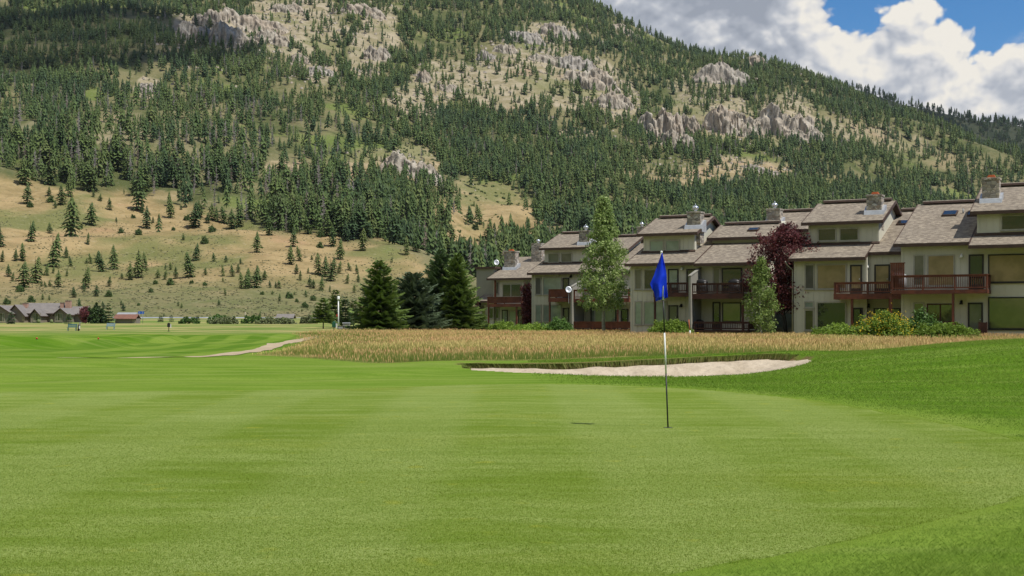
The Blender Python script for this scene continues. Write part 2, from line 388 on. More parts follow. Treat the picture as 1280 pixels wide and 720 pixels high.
leftrim = sst(0.1, .6, dgreen)*(1-sst(1.2, 3.4, dgreen))
darkg = np.clip(roughband*.8 + rightrough*.85 + leftrim*.0, 0, 1)
stripe = sst(50, 58, yy)*(1-sst(100, 130, yy))*(xx < -6)
tee = np.zeros_like(xx)
for cx, cy, rx, ry in ((-30, 63, 9.5, 3.4), (-27, 80, 5, 3.5)):
    tee = np.maximum(tee, 1-sst(.6, 1.2, ((xx-cx)/rx)**2+((yy-cy)/ry)**2))
Z = np.stack([fesc, np.clip(darkg+tee*1.2, 0, 1), stripe*(1-tee)], -1)
def ground_mat():
    t = NT('mown_grass_ground'); p = t.pos(); z = t.attr('zone', 'Color')
    s = t.new('ShaderNodeSeparateColor'); t.L.new(z, s.inputs[0]); fe, dk, st = s.outputs
    fa = t.attr('far')
    n1 = t.noise(t.scale(p, (.6, 1.6, 1)), .9, 5, .6); n2 = t.noise(p, 14, 3, .65); n3 = t.noise(t.scale(p, (.35, 1, 1)), .16, 3)
    c = t.mix(t.rng(n1, .3, .7), (.105, .185, .020), (.165, .245, .036))
    c = t.mix(t.rng(n3, .4, .65, 0, .5), c, (.195, .255, .048))
    c = t.mix(t.math('MULTIPLY', dk, .95), c, t.mix(t.rng(n1, .3, .7), (.060, .140, .008), (.105, .195, .017)))
    w = t.new('ShaderNodeTexWave', wave_type='BANDS', bands_direction='X'); t.L.new(t.scale(p, (1, .55, 0)), w.inputs['Vector'])
    w.inputs['Scale'].default_value = .11; w.inputs['Distortion'].default_value = 1.2; w.inputs['Detail'].default_value = 1
    c = t.mix(t.math('MULTIPLY', st, t.rng(w.outputs['Fac'], .3, .7, 0, .8)), c, (.062, .140, .012))
    c = t.mix(t.rng(n2, .35, .7, 0, .4), c, (.065, .135, .010))
    s2 = t.noise(t.scale(p, (.10, 1.6, 1)), .9, 4, .6); c = t.mix(t.rng(s2, .45, .68, 0, .55), c, (.185, .240, .055)); c = t.mix(t.rng(s2, .30, .42, .45, 0), c, (.070, .150, .012))
    fc = t.mix(t.rng(t.noise(p, .12, 4), .4, .6), (.24, .19, .075), (.15, .18, .045))
    rc = t.mix(t.rng(t.noise(t.scale(p, (.5, 1.4, 1)), .07, 5), .42, .58), (.30, .27, .11), (.13, .19, .045))
    c = t.mix(fe, c, fc); c = t.mix(fa, c, rc); c = t.mix(t.attr('soil'), c, t.mix(t.rng(n2, .35, .65), (.10, .085, .030), (.17, .125, .060)))
    t.col(c).rough(.9, .0); t.bump(t.math('ADD', n2, t.noise(p, 45, 2)), .55, .03); return t.m
gme = np_mesh('ground', np.stack([xx, yy, zz], -1), quads, [ground_mat()], attrs={'zone': Z, 'far': far*(1-fesc), 'soil': sst(.05, -.02, dbunk)*sst(-.6, -.4, dbunk)*sst(34.5, 36.5, yy)}, smooth=True)
tag(link_mesh('ground', gme), kind='structure')

def drape(name, poly, step, lift, mat, zfun=ground_z, edge=True, attrs=None):
    """a sheet cut to a polygon and laid on the ground: fine grid inside, boundary vertices snapped on the outline"""
    P = np.asarray(poly); x0, y0 = P.min(0) - step; x1, y1 = P.max(0) + step
    ax = np.arange(x0, x1+step, step); ay = np.arange(y0, y1+step, step)
    A, B = np.meshgrid(ax, ay); a, b = A.ravel(), B.ravel()
    sd_ = poly_sd(P, a, b); eps = step*.05
    gx_ = (poly_sd(P, a+eps, b)-sd_)/eps; gy_ = (poly_sd(P, a, b+eps)-sd_)/eps
    near = (sd_ > 0) & (sd_ < step*1.05); a = np.where(near, a-gx_*sd_, a); b = np.where(near, b-gy_*sd_, b)
    ok = sd_ < step*1.05
    J = np.arange(len(a)).reshape(len(ay), len(ax))
    q = np.stack([J[:-1,:-1], J[:-1,1:], J[1:,1:], J[1:,:-1]], -1).reshape(-1, 4); q = q[ok[q].all(1)]
    used = np.unique(q); mp = np.zeros(len(a), int); mp[used] = np.arange(len(used)); q = mp[q]
    a, b = a[used], b[used]
    z = zfun(a, b) + np.where(poly_sd(P, a, b) > -step*.12, min(lift, -.012) if lift > 0 else lift, lift)
    o = link_mesh(name, np_mesh(name, np.stack([a, b, z], -1), q, [mat], smooth=True)); tag(o, kind='structure'); return o
def green_mat():
    t = NT('putting_green_turf'); p = t.pos()
    big = t.noise(t.scale(p, (.45, 1.5, 1)), .35, 4, .5); mid = t.noise(t.scale(p, (.8, 1.7, 1)), 1.7, 5, .6); fine = t.noise(p, 30, 4, .7); vf = t.noise(p, 110, 2)
    c = t.mix(t.rng(big, .34, .64), (.148, .212, .032), (.248, .308, .088))
    c = t.mix(t.rng(mid, .36, .66, 0, .6), c, (.116, .180, .020))
    ol = t.noise(t.scale(p, (.5, 1.2, 1)), .22, 3, .5); c = t.mix(t.rng(ol, .50, .66, 0, .55), c, (.182, .215, .026))
    w = t.new('ShaderNodeTexWave', wave_type='BANDS', bands_direction='Y'); t.L.new(t.scale(p, (.16, 1, 0)), w.inputs['Vector'])
    w.inputs['Scale'].default_value = .30; w.inputs['Distortion'].default_value = 4.5; w.inputs['Detail'].default_value = 4
    c = t.mix(t.rng(w.outputs['Fac'], .2, .9, 0, .24), c, (.120, .186, .022))
    ms = t.new('ShaderNodeTexWave', wave_type='BANDS', bands_direction='X'); t.L.new(t.scale(p, (1, .22, 0)), ms.inputs['Vector'])
    ms.inputs['Scale'].default_value = .115; ms.inputs['Distortion'].default_value = .5; ms.inputs['Detail'].default_value = 1
    c = t.mix(t.rng(ms.outputs['Fac'], .25, .75, 0, .34), c, (.285, .335, .120))
    str_ = t.noise(t.scale(p, (.45, 1.5, 1)), 1.9, 5, .62); c = t.mix(t.rng(str_, .44, .66, 0, .40), c, (.275, .330, .105))
    c = t.mix(t.rng(fine, .36, .62, 0, .55), c, (.078, .140, .010)); c = t.mix(t.rng(vf, .50, .72, 0, .45), c, (.29, .34, .09))
    sp = t.noise(p, 2.6, 2, .5); c = t.mix(t.rng(sp, .64, .76, 0, .4), c, (.29, .30, .035))
    t.col(c).rough(.9, .0); t.bump(t.math('ADD', fine, vf), .7, .014); return t.m
drape('putting_green', GREEN, .14, .006, green_mat())
def sand_mat():
    t = NT('bunker_sand'); p = t.pos(); n = t.noise(t.scale(p, (1, .6, 1)), 1.3, 5, .6)
    c = t.mix(t.rng(n, .35, .65), (.40, .33, .24), (.48, .405, .305)); g = t.noise(p, 40, 2)
    c = t.mix(t.rng(g, .55, .75, 0, .35), c, (.27, .21, .15)); t.col(c).rough(.95, .1)
    t.bump(t.math('ADD', t.math('MULTIPLY', t.noise(p, 3.2, 3), 3.0), t.vor(p, 4.5)), .6, .06); return t.m
def sand_z(x, y):
    d = -poly_sd(BUNK, x, y); back = sst(36.2, 38.5, y)
    z = ground_z(x, y, False) - .10 - .085*back - (1-back)*sst(.1, 2.4, d)*.30 - back*sst(.05, 2.2, d)*.14
    return z + (fbm(x*1.6, y*1.6, 31, 3)-.5)*.09
drape('bunker_sand', BUNK, .16, 0.0, sand_mat(), sand_z)
# cart path
PATH = np.array([(-15.6, 44.6), (-14.6, 46.2), (-13.8, 49.2), (-13.3, 54), (-13.0, 62), (-13.6, 72), (-14.6, 82), (-14.9, 92), (-14.2, 104)])
def ribbon(name, pts, width, lift, mat, n=14, wob=.0):
    pts = np.asarray(pts, float); out = []
    for i in range(len(pts)-1):
        p0, p1, p2, p3 = pts[max(i-1, 0)], pts[i], pts[i+1], pts[min(i+2, len(pts)-1)]
        for k in range(n):
            t = k/n; out.append(0.5*((2*p1)+(-p0+p2)*t+(2*p0-5*p1+4*p2-p3)*t*t+(-p0+3*p1-3*p2+p3)*t**3))
    out = np.array(out + [pts[-1]]); d = np.gradient(out, axis=0); d /= np.linalg.norm(d, axis=1)[:, None]; nn = np.stack([-d[:, 1], d[:, 0]], -1)
    w = width*.5*(1+wob*(fbm(np.arange(len(out))*.35, np.arange(len(out))*0., 77)-.5)); V = []
    for k in np.linspace(-1, 1, 5): q_ = out + nn*(w*k)[:, None]; V.append(np.column_stack([q_, ground_z(q_[:, 0], q_[:, 1])+lift]))
    m = len(out); V = np.concatenate(V)
    fq = np.array([(r*m+i, r*m+i+1, (r+1)*m+i+1, (r+1)*m+i) for r in range(4) for i in range(m-1)])
    return tag(link_mesh(name, np_mesh(name, V, fq, [mat], smooth=True)), kind='structure')
ribbon('path', PATH, 1.15, .02, simple('gravel_path', (.42, .335, .225), (.33, .26, .175), 1.5, .95, .1, .3, obj=False), wob=.5)
ribbon('road', [(-320, 371), (-150, 371), (-40, 371), (60, 371), (200, 371)], 8, .03, simple('asphalt_road', (.16, .155, .15), (.13, .125, .12), .3, .9, .2, 0, obj=False))

# ------------------------------------------------------------------ the mountain
PXK = {-700: [(400,397),(650,285),(850,210),(1300,90),(1700,0),(2200,-150)],
 0: [(400,397),(520,345),(690,280),(830,222),(1300,100),(1700,0),(2200,-130)],
 150: [(400,397),(520,350),(650,300),(800,243),(1300,110),(1700,0),(2200,-120)],
 300: [(400,397),(500,360),(600,320),(720,278),(1300,130),(1800,0),(2200,-90)],
 430: [(400,398),(500,368),(580,335),(660,297),(760,290),(1000,225),(1400,120),(1850,0),(2200,-70)],
 500: [(400,398),(500,375),(570,345),(630,312),(700,312),(820,290),(1000,240),(1400,130),(1900,0),(2200,-60)],
 540: [(400,398),(500,385),(560,358),(620,322),(700,332),(850,295),(1000,255),(1400,140),(1900,10),(2200,-50)],
 590: [(400,398),(480,388),(540,370),(590,345),(680,356),(850,305),(1000,268),(1400,150),(1900,15),(2200,-40)],
 640: [(400,398),(480,392),(560,378),(620,370),(850,310),(1000,270),(1400,155),(1900,20),(2200,-30)],
 700: [(400,398),(600,375),(850,310),(1000,275),(1400,165),(1900,30),(2150,-14)],
 760: [(400,398),(600,375),(850,315),(1000,282),(1400,175),(1900,50),(2120,8)],
 800: [(400,398),(600,378),(850,320),(1000,286),(1400,183),(1900,70),(2100,36)],
 850: [(400,398),(600,380),(850,325),(1000,290),(1400,190),(1900,88),(2080,60)],
 900: [(400,398),(600,380),(850,325),(1000,295),(1400,200),(1850,95),(2040,64)],
 950: [(400,398),(600,380),(850,325),(1000,297),(1400,207),(1820,104),(2000,70)],
 1000: [(400,398),(600,380),(1000,300),(1400,215),(1800,112),(1950,84)],
 1050: [(400,398),(600,382),(1000,305),(1400,225),(1750,132),(1900,107)],
 1100: [(400,398),(600,382),(1000,310),(1400,235),(1700,152),(1850,126)],
 1150: [(400,398),(600,384),(1000,315),(1400,245),(1650,168),(1800,145)],
 1200: [(400,398),(600,384),(1000,320),(1400,255),(1600,188),(1750,165)],
 1280: [(400,398),(600,385),(1000,325),(1300,270),(1550,213),(1700,193)],
 1700: [(400,398),(600,388),(1000,345),(1300,312),(1600,290)]}
ys_m = np.concatenate([np.arange(394, 900, 5.5), np.arange(900, 2600, 11)])
pxs = np.arange(-700, 1701, 5.0)
tab = []
for k in sorted(PXK):
    K = PXK[k]; yk = [y for y, p in K]; zk = [H+(400-p)*y/F for y, p in K]
    yk = [380] + yk + [yk[-1]+60, yk[-1]+500]; zk = [1.5] + zk + [zk[-1]*.985, zk[-1]*.45]
    tab.append(np.interp(ys_m, yk, zk))
tab = np.array(tab); keys = sorted(PXK)
ZM = np.stack([np.interp(pxs, keys, tab[:, j]) for j in range(len(ys_m))], 0)    # rows: distance, columns: px
def blur(A, ax, r):
    k = np.exp(-.5*(np.arange(-3*r, 3*r+1)/r)**2); k /= k.sum()
    return np.apply_along_axis(lambda v: np.convolve(np.pad(v, 3*r, mode='edge'), k, 'valid'), ax, A)
ZB = blur(blur(ZM, 0, 2), 1, 4); ZM = ZB
U, YY = np.meshgrid((pxs-640)/F, ys_m); XX = U*YY
rel = np.clip((ZM-6)/60, 0, 1)
rid = 1-np.abs(2*fbm(XX/170, YY/260, 51, 4)-1)
crestfade = 1-.75*sst(1650, 2000, YY)
ZM = ZM + rel*crestfade*((rid-.72)*26 + (fbm(XX/45, YY/45, 61, 4)-.5)*12) + np.clip((ZM-3)/20, 0, 1)*(fbm(XX/14, YY/14, 71, 3)-.5)*1.5
def mountain_z(x, y):
    px = 640+F*x/y; fi = np.clip((px-pxs[0])/5.0, 0, len(pxs)-1.001); fj = np.clip(np.interp(y, ys_m, np.arange(len(ys_m))), 0, len(ys_m)-1.001)
    i = fi.astype(int); j = fj.astype(int); a = fi-i; b = fj-j
    return (ZM[j, i]*(1-a)+ZM[j, i+1]*a)*(1-b)+(ZM[j+1, i]*(1-a)+ZM[j+1, i+1]*a)*b
PYM = 400-(ZM-H)*F/YY                                      # where each terrain point falls in the picture
def locate(px, py, ymin=396.0):
    """first terrain point, going away from the camera, that rises to this line of sight"""
    u = (px-640)/F; y = np.arange(max(ymin, 396.0), 2590, 3.0); z = mountain_z(u*y, y); p = 400-(z-H)*F/y
    k = np.argmax(p <= py)
    if not (p <= py).any(): return None
    return u*y[k], float(y[k]), float(z[k])
# open ground (few trees): ellipses in picture coordinates (cx, cy, rx, ry, angle, openness)
OPEN = [(372,30,62,42,10,.70),(470,55,28,52,25,.78),(528,120,55,28,-20,.75),(560,95,40,22,0,.7),(650,100,80,38,0,.72),(700,100,90,40,8,.70),(760,118,40,30,25,.75),
 (610,122,34,12,0,.8),(840,165,34,22,0,.85),(880,120,50,40,0,.4),(912,150,34,30,0,.75),(985,150,42,34,0,.65),(1095,170,85,18,14,.42),(1160,195,90,15,14,.32),(940,212,60,16,8,.7),(860,222,45,16,0,.5),
 (512,205,40,22,12,.92),(458,208,30,26,0,.65),(445,235,26,18,0,.5),(355,215,26,18,0,.7),(140,165,60,22,0,.38),(40,165,40,14,0,.35),(205,165,60,22,20,.3),(237,35,22,20,0,.8),(285,38,34,24,30,.75),(185,110,20,14,0,.7),(400,92,22,14,0,.6),
 (620,262,60,34,25,.88),(560,265,40,18,10,.72),(590,302,40,20,0,.93),(650,280,34,20,30,.75),(500,295,40,14,0,.45),(720,170,26,12,0,.55),(800,218,46,18,10,.4),(1035,228,30,10,0,.5),(905,64,30,5,0,.2),(210,245,30,8,0,.4),(375,70,22,14,0,.6),(690,40,48,14,5,.6)]
TREELINE_X = [-700, 0, 40, 90, 150, 200, 250, 300, 350, 400, 430, 470, 510, 540, 560, 600, 660, 1700]
TREELINE_Y = [222, 222, 226, 238, 240, 246, 262, 276, 284, 292, 296, 300, 312, 330, 345, 372, 400, 400]
def openness(px, py):
    d = np.zeros_like(px, float)
    for cx, cy, rx, ry, an, o in OPEN:
        c, s = math.cos(math.radians(an)), math.sin(math.radians(an)); dx, dy = px-cx, py-cy
        r = ((dx*c+dy*s)/rx)**2+((-dx*s+dy*c)/ry)**2
        w = fbm(px/14, py/9, 41, 3)-.5; d = np.maximum(d, o*(1-sst(.45, 1.35, r+w*1.3)))
    return d
def meadow(px, py): return sst(-5, 9, py-np.interp(px, TREELINE_X, TREELINE_Y)+(fbm(px/22, py/14, 43, 3)-.5)*24)
opn = openness(640+F*U, PYM); mead = meadow(640+F*U, PYM)*(YY < 900)
high = sst(300, 120, PYM)
nxm, nym = len(pxs), len(ys_m); J = np.arange(nxm*nym).reshape(nym, nxm)
mq = np.stack([J[:-1,:-1], J[:-1,1:], J[1:,1:], J[1:,:-1]], -1).reshape(-1, 4)
low = sst(330, 385, PYM)
def mountain_mat():
    t = NT('mountain_ground'); p = t.pos(); s = t.new('ShaderNodeSeparateColor'); t.L.new(t.attr('zone', 'Color'), s.inputs[0]); op, me, hi = s.outputs
    lo = t.attr('low')
    a = t.noise(p, .016, 5, .6); b = t.noise(p, .06, 5, .62); c_ = t.noise(p, .35, 3, .6); g = t.noise(t.scale(p, (1, .6, 1.8)), .011, 4)
    floor = t.mix(t.rng(a, .4, .6), (.075, .088, .030), (.165, .150, .072)); floor = t.mix(t.rng(g, .56, .64, 0, .7), floor, (.12, .165, .036))
    mc = t.mix(t.rng(b, .36, .62), (.225, .168, .076), (.325, .240, .118))
    mc = t.mix(t.rng(a, .54, .66, 0, .8), mc, (.335, .215, .118)); mc = t.mix(t.rng(g, .49, .60, 0, .85), mc, (.125, .140, .045))
    mc = t.mix(t.math('MULTIPLY', lo, .8), mc, t.mix(t.rng(b, .35, .65), (.115, .125, .050), (.175, .155, .078)))
    oc = t.mix(t.rng(b, .38, .62), (.215, .185, .105), (.33, .28, .195)); oc = t.mix(t.rng(g, .50, .62, 0, .7), oc, (.15, .155, .062))
    oc = t.mix(t.rng(a, .58, .68, 0, .7), oc, (.31, .22, .15))
    c = t.mix(t.rng(op, .15, .55), floor, t.mix(hi, mc, oc)); c = t.mix(me, c, mc)
    sp = t.vor(p, .42); c = t.mix(t.math('MULTIPLY', t.rng(sp, .16, .30, 1, 0), t.rng(c_, .42, .56, 0, .62)), c, (.075, .085, .035))
    c = t.mix(t.rng(c_, .55, .72, 0, .3), c, (.40, .34, .22))
    t.col(c).rough(.95, .1); t.bump(t.math('ADD', c_, b), .6, 1.0); return t.m
mme = np_mesh('mountain', np.stack([XX.ravel(), YY.ravel(), ZM.ravel()], -1), mq, [mountain_mat()],
              attrs={'zone': np.stack([opn.ravel(), mead.ravel(), high.ravel()], -1), 'low': low.ravel()}, smooth=True)
tag(link_mesh('mountain', mme), kind='structure')
# the farther wooded ridge on the right
pr = np.arange(900, 1900, 8.0); yr = np.concatenate([np.arange(2500, 3300, 40), np.arange(3300, 4300, 100)])
crest = np.interp(pr, [900, 1040, 1122, 1153, 1186, 1220, 1280, 1500, 1900], [90, 100, 126, 132, 140, 147, 158, 200, 280]) + (fbm(pr/30, pr*0, 83, 3)-.5)*8
PRR, YR = np.meshgrid(pr, yr); pk = H+(400-crest)*3200/F
ZR = pk[None, :]*np.interp(YR, [2500, 3200, 3400, 4300], [.25, 1, .97, .2]); XR = (PRR-640)/F*YR
J = np.arange(ZR.size).reshape(ZR.shape); rq = np.stack([J[:-1,:-1], J[:-1,1:], J[1:,1:], J[1:,:-1]], -1).reshape(-1, 4)
rt = NT('far_ridge_ground'); rt.col(rt.mix(rt.rng(rt.noise(rt.pos(), .02, 4), .4, .6), (.05, .065, .03), (.09, .10, .05))).rough(.95, .1)
tag(link_mesh('far_hill', np_mesh('far_hill', np.stack([XR.ravel(), YR.ravel(), ZR.ravel()], -1), rq, [rt.m], smooth=True)), kind='structure')
def ridge_z(x, y):
    px = 640+F*x/y; return np.interp(px, pr, pk)*np.interp(y, [2500, 3200, 3400, 4300], [.25, 1, .97, .2])

# rocks that stick out of the slope
ROCKS = [(237,36,36,34,'brown domed cliff among dark trees near the top left of the mountain'),(281,40,44,40,'grey slanting cliff right of the brown domed cliff'),
 (315,26,62,30,'long pale cliff band above the slanting grey cliff'),(399,86,30,16,'small pale crag alone under the pale band of upper slope'),(372,70,22,16,'small tan crag left of the lone pale crag'),
 (184,108,24,18,'grey crag half hidden in forest below the brown domed cliff'),(655,44,40,20,'left one of two pale cliffs high above the tan slope'),(702,38,42,26,'right one of two pale cliffs high above the tan slope, the brightest'),
 (632,60,24,16,'small pale rock left below the twin pale cliffs'),(607,68,18,18,'rounded grey rock lowest of the pale rocks above the tan slope'),(688,72,42,18,'tan ledge just below the brightest pale cliff'),
 (742,98,52,36,'pinkish cliff strip at the right end of the wide tan slope'),(528,92,14,22,'narrow grey pinnacle on the tan slope at mid mountain'),(785,38,32,14,'low pale rock close under the mountain skyline'),
 (832,152,46,46,'pale tan cliff with a green gully at its right side'),(906,90,58,34,'broad pale cliff below the skyline, widest on the right shoulder'),(946,74,22,18,'white rock right at the skyline of the right shoulder'),
 (913,148,40,46,'pink tan cliff below the broad pale cliff'),(863,155,24,36,'narrow pink cliff beside the green gully'),(988,150,58,46,'tan broken cliff standing right of the pink tan cliff'),
 (513,203,60,36,'grey scree outcrop on the lower middle of the mountain'),(955,213,44,12,'flat grey scree patch low below the tan broken cliff'),(452,10,44,22,'pale crag at the upper edge of the photo, middle'),
 (358,8,34,16,'pale rock at the upper edge of the photo above the lone crag'),(262,18,40,30,'brown crag between the domed cliff and the pale cliff band'),(300,50,34,24,'grey rock step just under the slanting grey cliff'),(337,44,38,24,'grey rib at the lower end of the pale cliff band'),(722,76,46,24,'pink ledge right below the brightest pale cliff'),
 (768,122,40,30,'small pink cliff right of the pinkish cliff strip'),(851,172,34,34,'lower pale rock foot of the cliff with the green gully'),(936,152,34,36,'tan rock rib between the pink tan and the broken cliff'),(1010,168,44,24,'tan rocks at the lower right of the broken cliff'),
 (562,110,24,14,'little tan rock in the middle of the open slope'),(470,66,28,22,'pale crag on the narrow open strip left of the main slope'),(1020,402,0,0,'')]
def make_rock(cx, cy, w, h, label, seed):
    q_ = locate(cx, cy+h*.5)
    if q_ is None: return
    x0, y0, z0 = q_; W = w*y0/F*1.45; Hc = h*y0/F*(.86 if h > 42 else .78); nc = 84
    s = np.linspace(-1, 1, nc); d = np.concatenate([np.linspace(-.35, .75, 46)*Hc, np.linspace(.80, 3.4, 22)*Hc]); S, D = np.meshgrid(s, d)
    xs = x0+S*W*.5
    top = Hc*np.clip(1-np.abs(s)**4, 0, 1)*(.62+.62*fbm(s*2.6+seed*7, s*0, 201, 3))*(.90+.26*(fbm(s*13+seed, s*0, 205, 3)-.3))
    front = Hc*(.75*(fbm(s*3+seed*3, s*0+9, 203, 4)-.5)+.55*s**2)
    T_ = np.broadcast_to(top, S.shape); f_ = np.broadcast_to(front, S.shape)
    k = (D-f_)/(.30*Hc); k = np.clip(k, 0, 1.6); led = k+.13*np.sin(k*8+seed+5*S)+.10*(fbm(S*9, k*4, 207, 3)-.5); prof = np.clip(led, 0, 1)**.85
    base = mountain_z(xs, y0+f_); ter = mountain_z(xs, y0+D)
    z = base+T_*prof+(fbm(S*14+seed, D/Hc*5, 209, 4)-.5)*Hc*.13
    z = np.where((z > ter+.15) & (D > f_), z, ter-1.2-.02*Hc)
    yy_ = y0+D+(fbm(S*15+seed*5, z/Hc*6, 211, 4)-.5)*Hc*.34*(prof < .999); xs = xs+(fbm(S*8, z/Hc*3, 213, 3)-.5)*Hc*.16
    J = np.arange(S.size).reshape(S.shape); q = np.stack([J[:-1,:-1], J[:-1,1:], J[1:,1:], J[1:,:-1]], -1).reshape(-1, 4)
    bur = (z <= ter-1.0).ravel(); q = q[~bur[q].all(1)]
    us = np.unique(q); mp = np.zeros(S.size, int); mp[us] = np.arange(len(us)); V = np.stack([xs.ravel()-x0, yy_.ravel()-y0, z.ravel()-z0], -1)[us]
    o = link_mesh('rock_outcrop', np_mesh('rock_outcrop', V, mp[q], [M['cliff']], smooth=True)); o.location = (x0, y0, z0)
    tag(o, label, 'rock', 'rock outcrops on the mountain')
for i, r in enumerate(ROCKS):
    if r[2]: make_rock(*r, i+1)
# ------------------------------------------------------------------ vegetation builders
def conifer_np(seed, tiers=8, spikes=8, w=.19, bare=.07, dens=1.0):
    """unit-high fir: stacked ragged skirts of drooping spikes. returns vertices, triangles"""
    r = np.random.default_rng(seed); V = []; T = []; lean = r.normal(0, .012, 2)
    for k in range(tiers):
        t = k/(tiers-1); zc = bare+(1-bare)*(t**.92)*.93+.04
        R = w*((1-t)**.72)*(.80+.4*r.random())+.010
        if t < .12: R *= .72
        drop = (1-bare)/tiers*(1.1+.5*r.random())
        c = len(V); V.append((lean[0]*zc*6, lean[1]*zc*6, min(zc+drop*.75, 1.0)))
        n = max(5, int(spikes*(1.15-.55*t))); a0 = r.random()*6.28
        ring = []
        for i in range(n):
            a = a0+6.283*(i+r.uniform(-.25, .25))/n; q = R*r.uniform(.62, 1.18)
            ring.append(len(V)); V.append((math.cos(a)*q+lean[0]*zc*6, math.sin(a)*q+lean[1]*zc*6, zc-drop*r.uniform(.25, .75)))
            a2 = a+3.1416/n; q2 = R*r.uniform(.45, .72)
            ring.append(len(V)); V.append((math.cos(a2)*q2+lean[0]*zc*6, math.sin(a2)*q2+lean[1]*zc*6, zc+drop*r.uniform(.0, .3)))
        for i in range(len(ring)):
            if r.random() < dens: T.append((c, ring[i], ring[(i+1) % len(ring)]))
    return np.array(V), np.array(T)
def snag_np(seed):
    """unit-high dead tree: bare stem with thin grey branches"""
    r = np.random.default_rng(seed); V = []; T = []
    for a in (0, 2.1, 4.2):
        i = len(V); b = a+2.1; V += [(math.cos(a)*.012, math.sin(a)*.012, 0), (math.cos(b)*.012, math.sin(b)*.012, 0), (0, 0, 1)]; T.append((i, i+1, i+2))
    for k in range(84):
        z = r.uniform(.15, .97); a = r.random()*6.28; L = .13*(1.02-z)**.6*r.uniform(.5, 1.2); d = (math.cos(a), math.sin(a)); i = len(V)
        V += [(0, 0, z+.016), (0, 0, z-.016), (d[0]*L, d[1]*L, z-L*r.uniform(-.25, .45))]; T.append((i, i+1, i+2))
    return np.array(V), np.array(T)
def scatter_np(protos, pos, hgt, rot, which, wid):
    Vs = []; Ts = []; tint = []; b = 0
    tv = rng.random(len(pos))
    for k, (v, t) in enumerate(protos):
        idx = np.where(which == k)[0]
        if not len(idx): continue
        c, s = np.cos(rot[idx])[:, None], np.sin(rot[idx])[:, None]; h = hgt[idx][:, None]; w = wid[idx][:, None]*h
        P = np.stack([(v[:, 0]*c-v[:, 1]*s)*w+pos[idx, 0:1], (v[:, 0]*s+v[:, 1]*c)*w+pos[idx, 1:2], v[:, 2]*h+pos[idx, 2:3]], -1)
        Vs.append(P.reshape(-1, 3)); Ts.append((t[None]+(np.arange(len(idx))*len(v))[:, None, None]).reshape(-1, 3)+b); b += len(idx)*len(v)
        tint.append(np.repeat(tv[idx], len(v)))
    return np.concatenate(Vs), np.concatenate(Ts), np.concatenate(tint)
def conifer_mat(name, rnd):
    t = NT(name); r = t.attr('tint') if rnd == 'tint' else t.rand()
    n = t.noise(t.pos(), .5, 3)
    c = t.ramp(r, [(0, (.045, .080, .028)), (.35, (.066, .110, .034)), (.7, (.092, .138, .040)), (1, (.130, .162, .050))])
    c = t.mix(t.rng(n, .4, .7, 0, .5), c, (.105, .142, .042))
    lf = t.noise(t.pos(), .012, 3); c = t.mix(t.rng(lf, .36, .50, .55, 0), c, (.036, .068, .036)); c = t.mix(t.rng(lf, .52, .64, 0, .4), c, (.11, .14, .045))
    t.col(c).rough(.7, .15); t.translucent(.12, c); return t.m
M['con_forest'] = conifer_mat('conifer_needles_forest', 'tint'); M['con'] = conifer_mat('conifer_needles', 'rand')
def snag_mat():
    t = NT('dead_wood'); c = t.ramp(t.attr('tint'), [(0, (.20, .18, .16)), (.6, (.27, .245, .22)), (1, (.23, .18, .14))]); t.col(c).rough(.9, .1); return t.m
M['snag'] = snag_mat()

# ---- conifers standing singly on the tan slope: picture x, top, foot (read from the photograph)
def zoomlist(L, ox, oy, s): return [(ox+a/s, oy+b/s, oy+c/s, k) for a, b, c, k in [(q+(0,))[:4] for q in L]]
B_ = 1
HAND = zoomlist([(122,100,200),(136,188,215,B_),(220,120,162),(228,160,192,B_),(250,178,217),(280,110,202),(313,60,165),(410,185,295),(395,325,382),(420,130,170),(449,148,185),(495,165,225),(524,258,285),(547,305,330,B_),(364,295,313,B_),
 (138,268,368),(3,275,390),(8,410,465),(225,280,333),(238,325,485),(68,400,458),(101,370,455),(105,450,575),(157,430,555),(298,390,445),(320,430,480),(40,470,530),(263,490,572),(210,475,525),(300,497,530),(238,482,515),(383,478,580),(378,548,596),
 (460,405,505),(513,378,495),(410,420,470),(435,420,465),(333,570,620),(432,560,615),(488,520,570),(192,600,632),(222,610,636),(355,620,690),(545,630,655),(468,635,670),(556,640,680),(490,588,617,B_),(55,505,545),(30,620,650,B_),(140,610,640,B_),
 (548,510,542),(205,545,575),(225,540,570),(185,540,570),(433,637,655),(388,440,470),(90,560,595,B_)], 0, 200, 3.6)
HAND += zoomlist([(125,175,290),(105,155,215),(88,288,320,B_),(62,220,240,B_),(240,125,238),(157,235,268),(350,165,288),(377,150,235),(415,215,268),(435,165,250),(460,185,260),(495,180,265),(528,190,290),(560,165,280),(436,272,305,B_),(301,312,347),(402,325,360,B_),
 (253,278,296,B_),(318,222,250,B_),(290,175,202),(332,395,520),(357,350,440),(445,397,443),(502,412,448),(571,428,460),(405,472,512),(264,465,527),(240,443,485),(178,478,525),(211,480,530),(239,520,555,B_),(214,455,485),(47,445,530),(88,380,520),(122,392,487),
 (167,530,553,B_),(489,460,518),(533,458,518),(575,490,570),(560,455,500),(598,495,575),(499,570,605),(468,625,655),(276,632,657),(291,642,668),(207,695,715),(148,570,592,B_),(88,640,655,B_),(340,530,548,B_),(488,520,545),(402,540,560,B_)], 150, 210, 3.79)
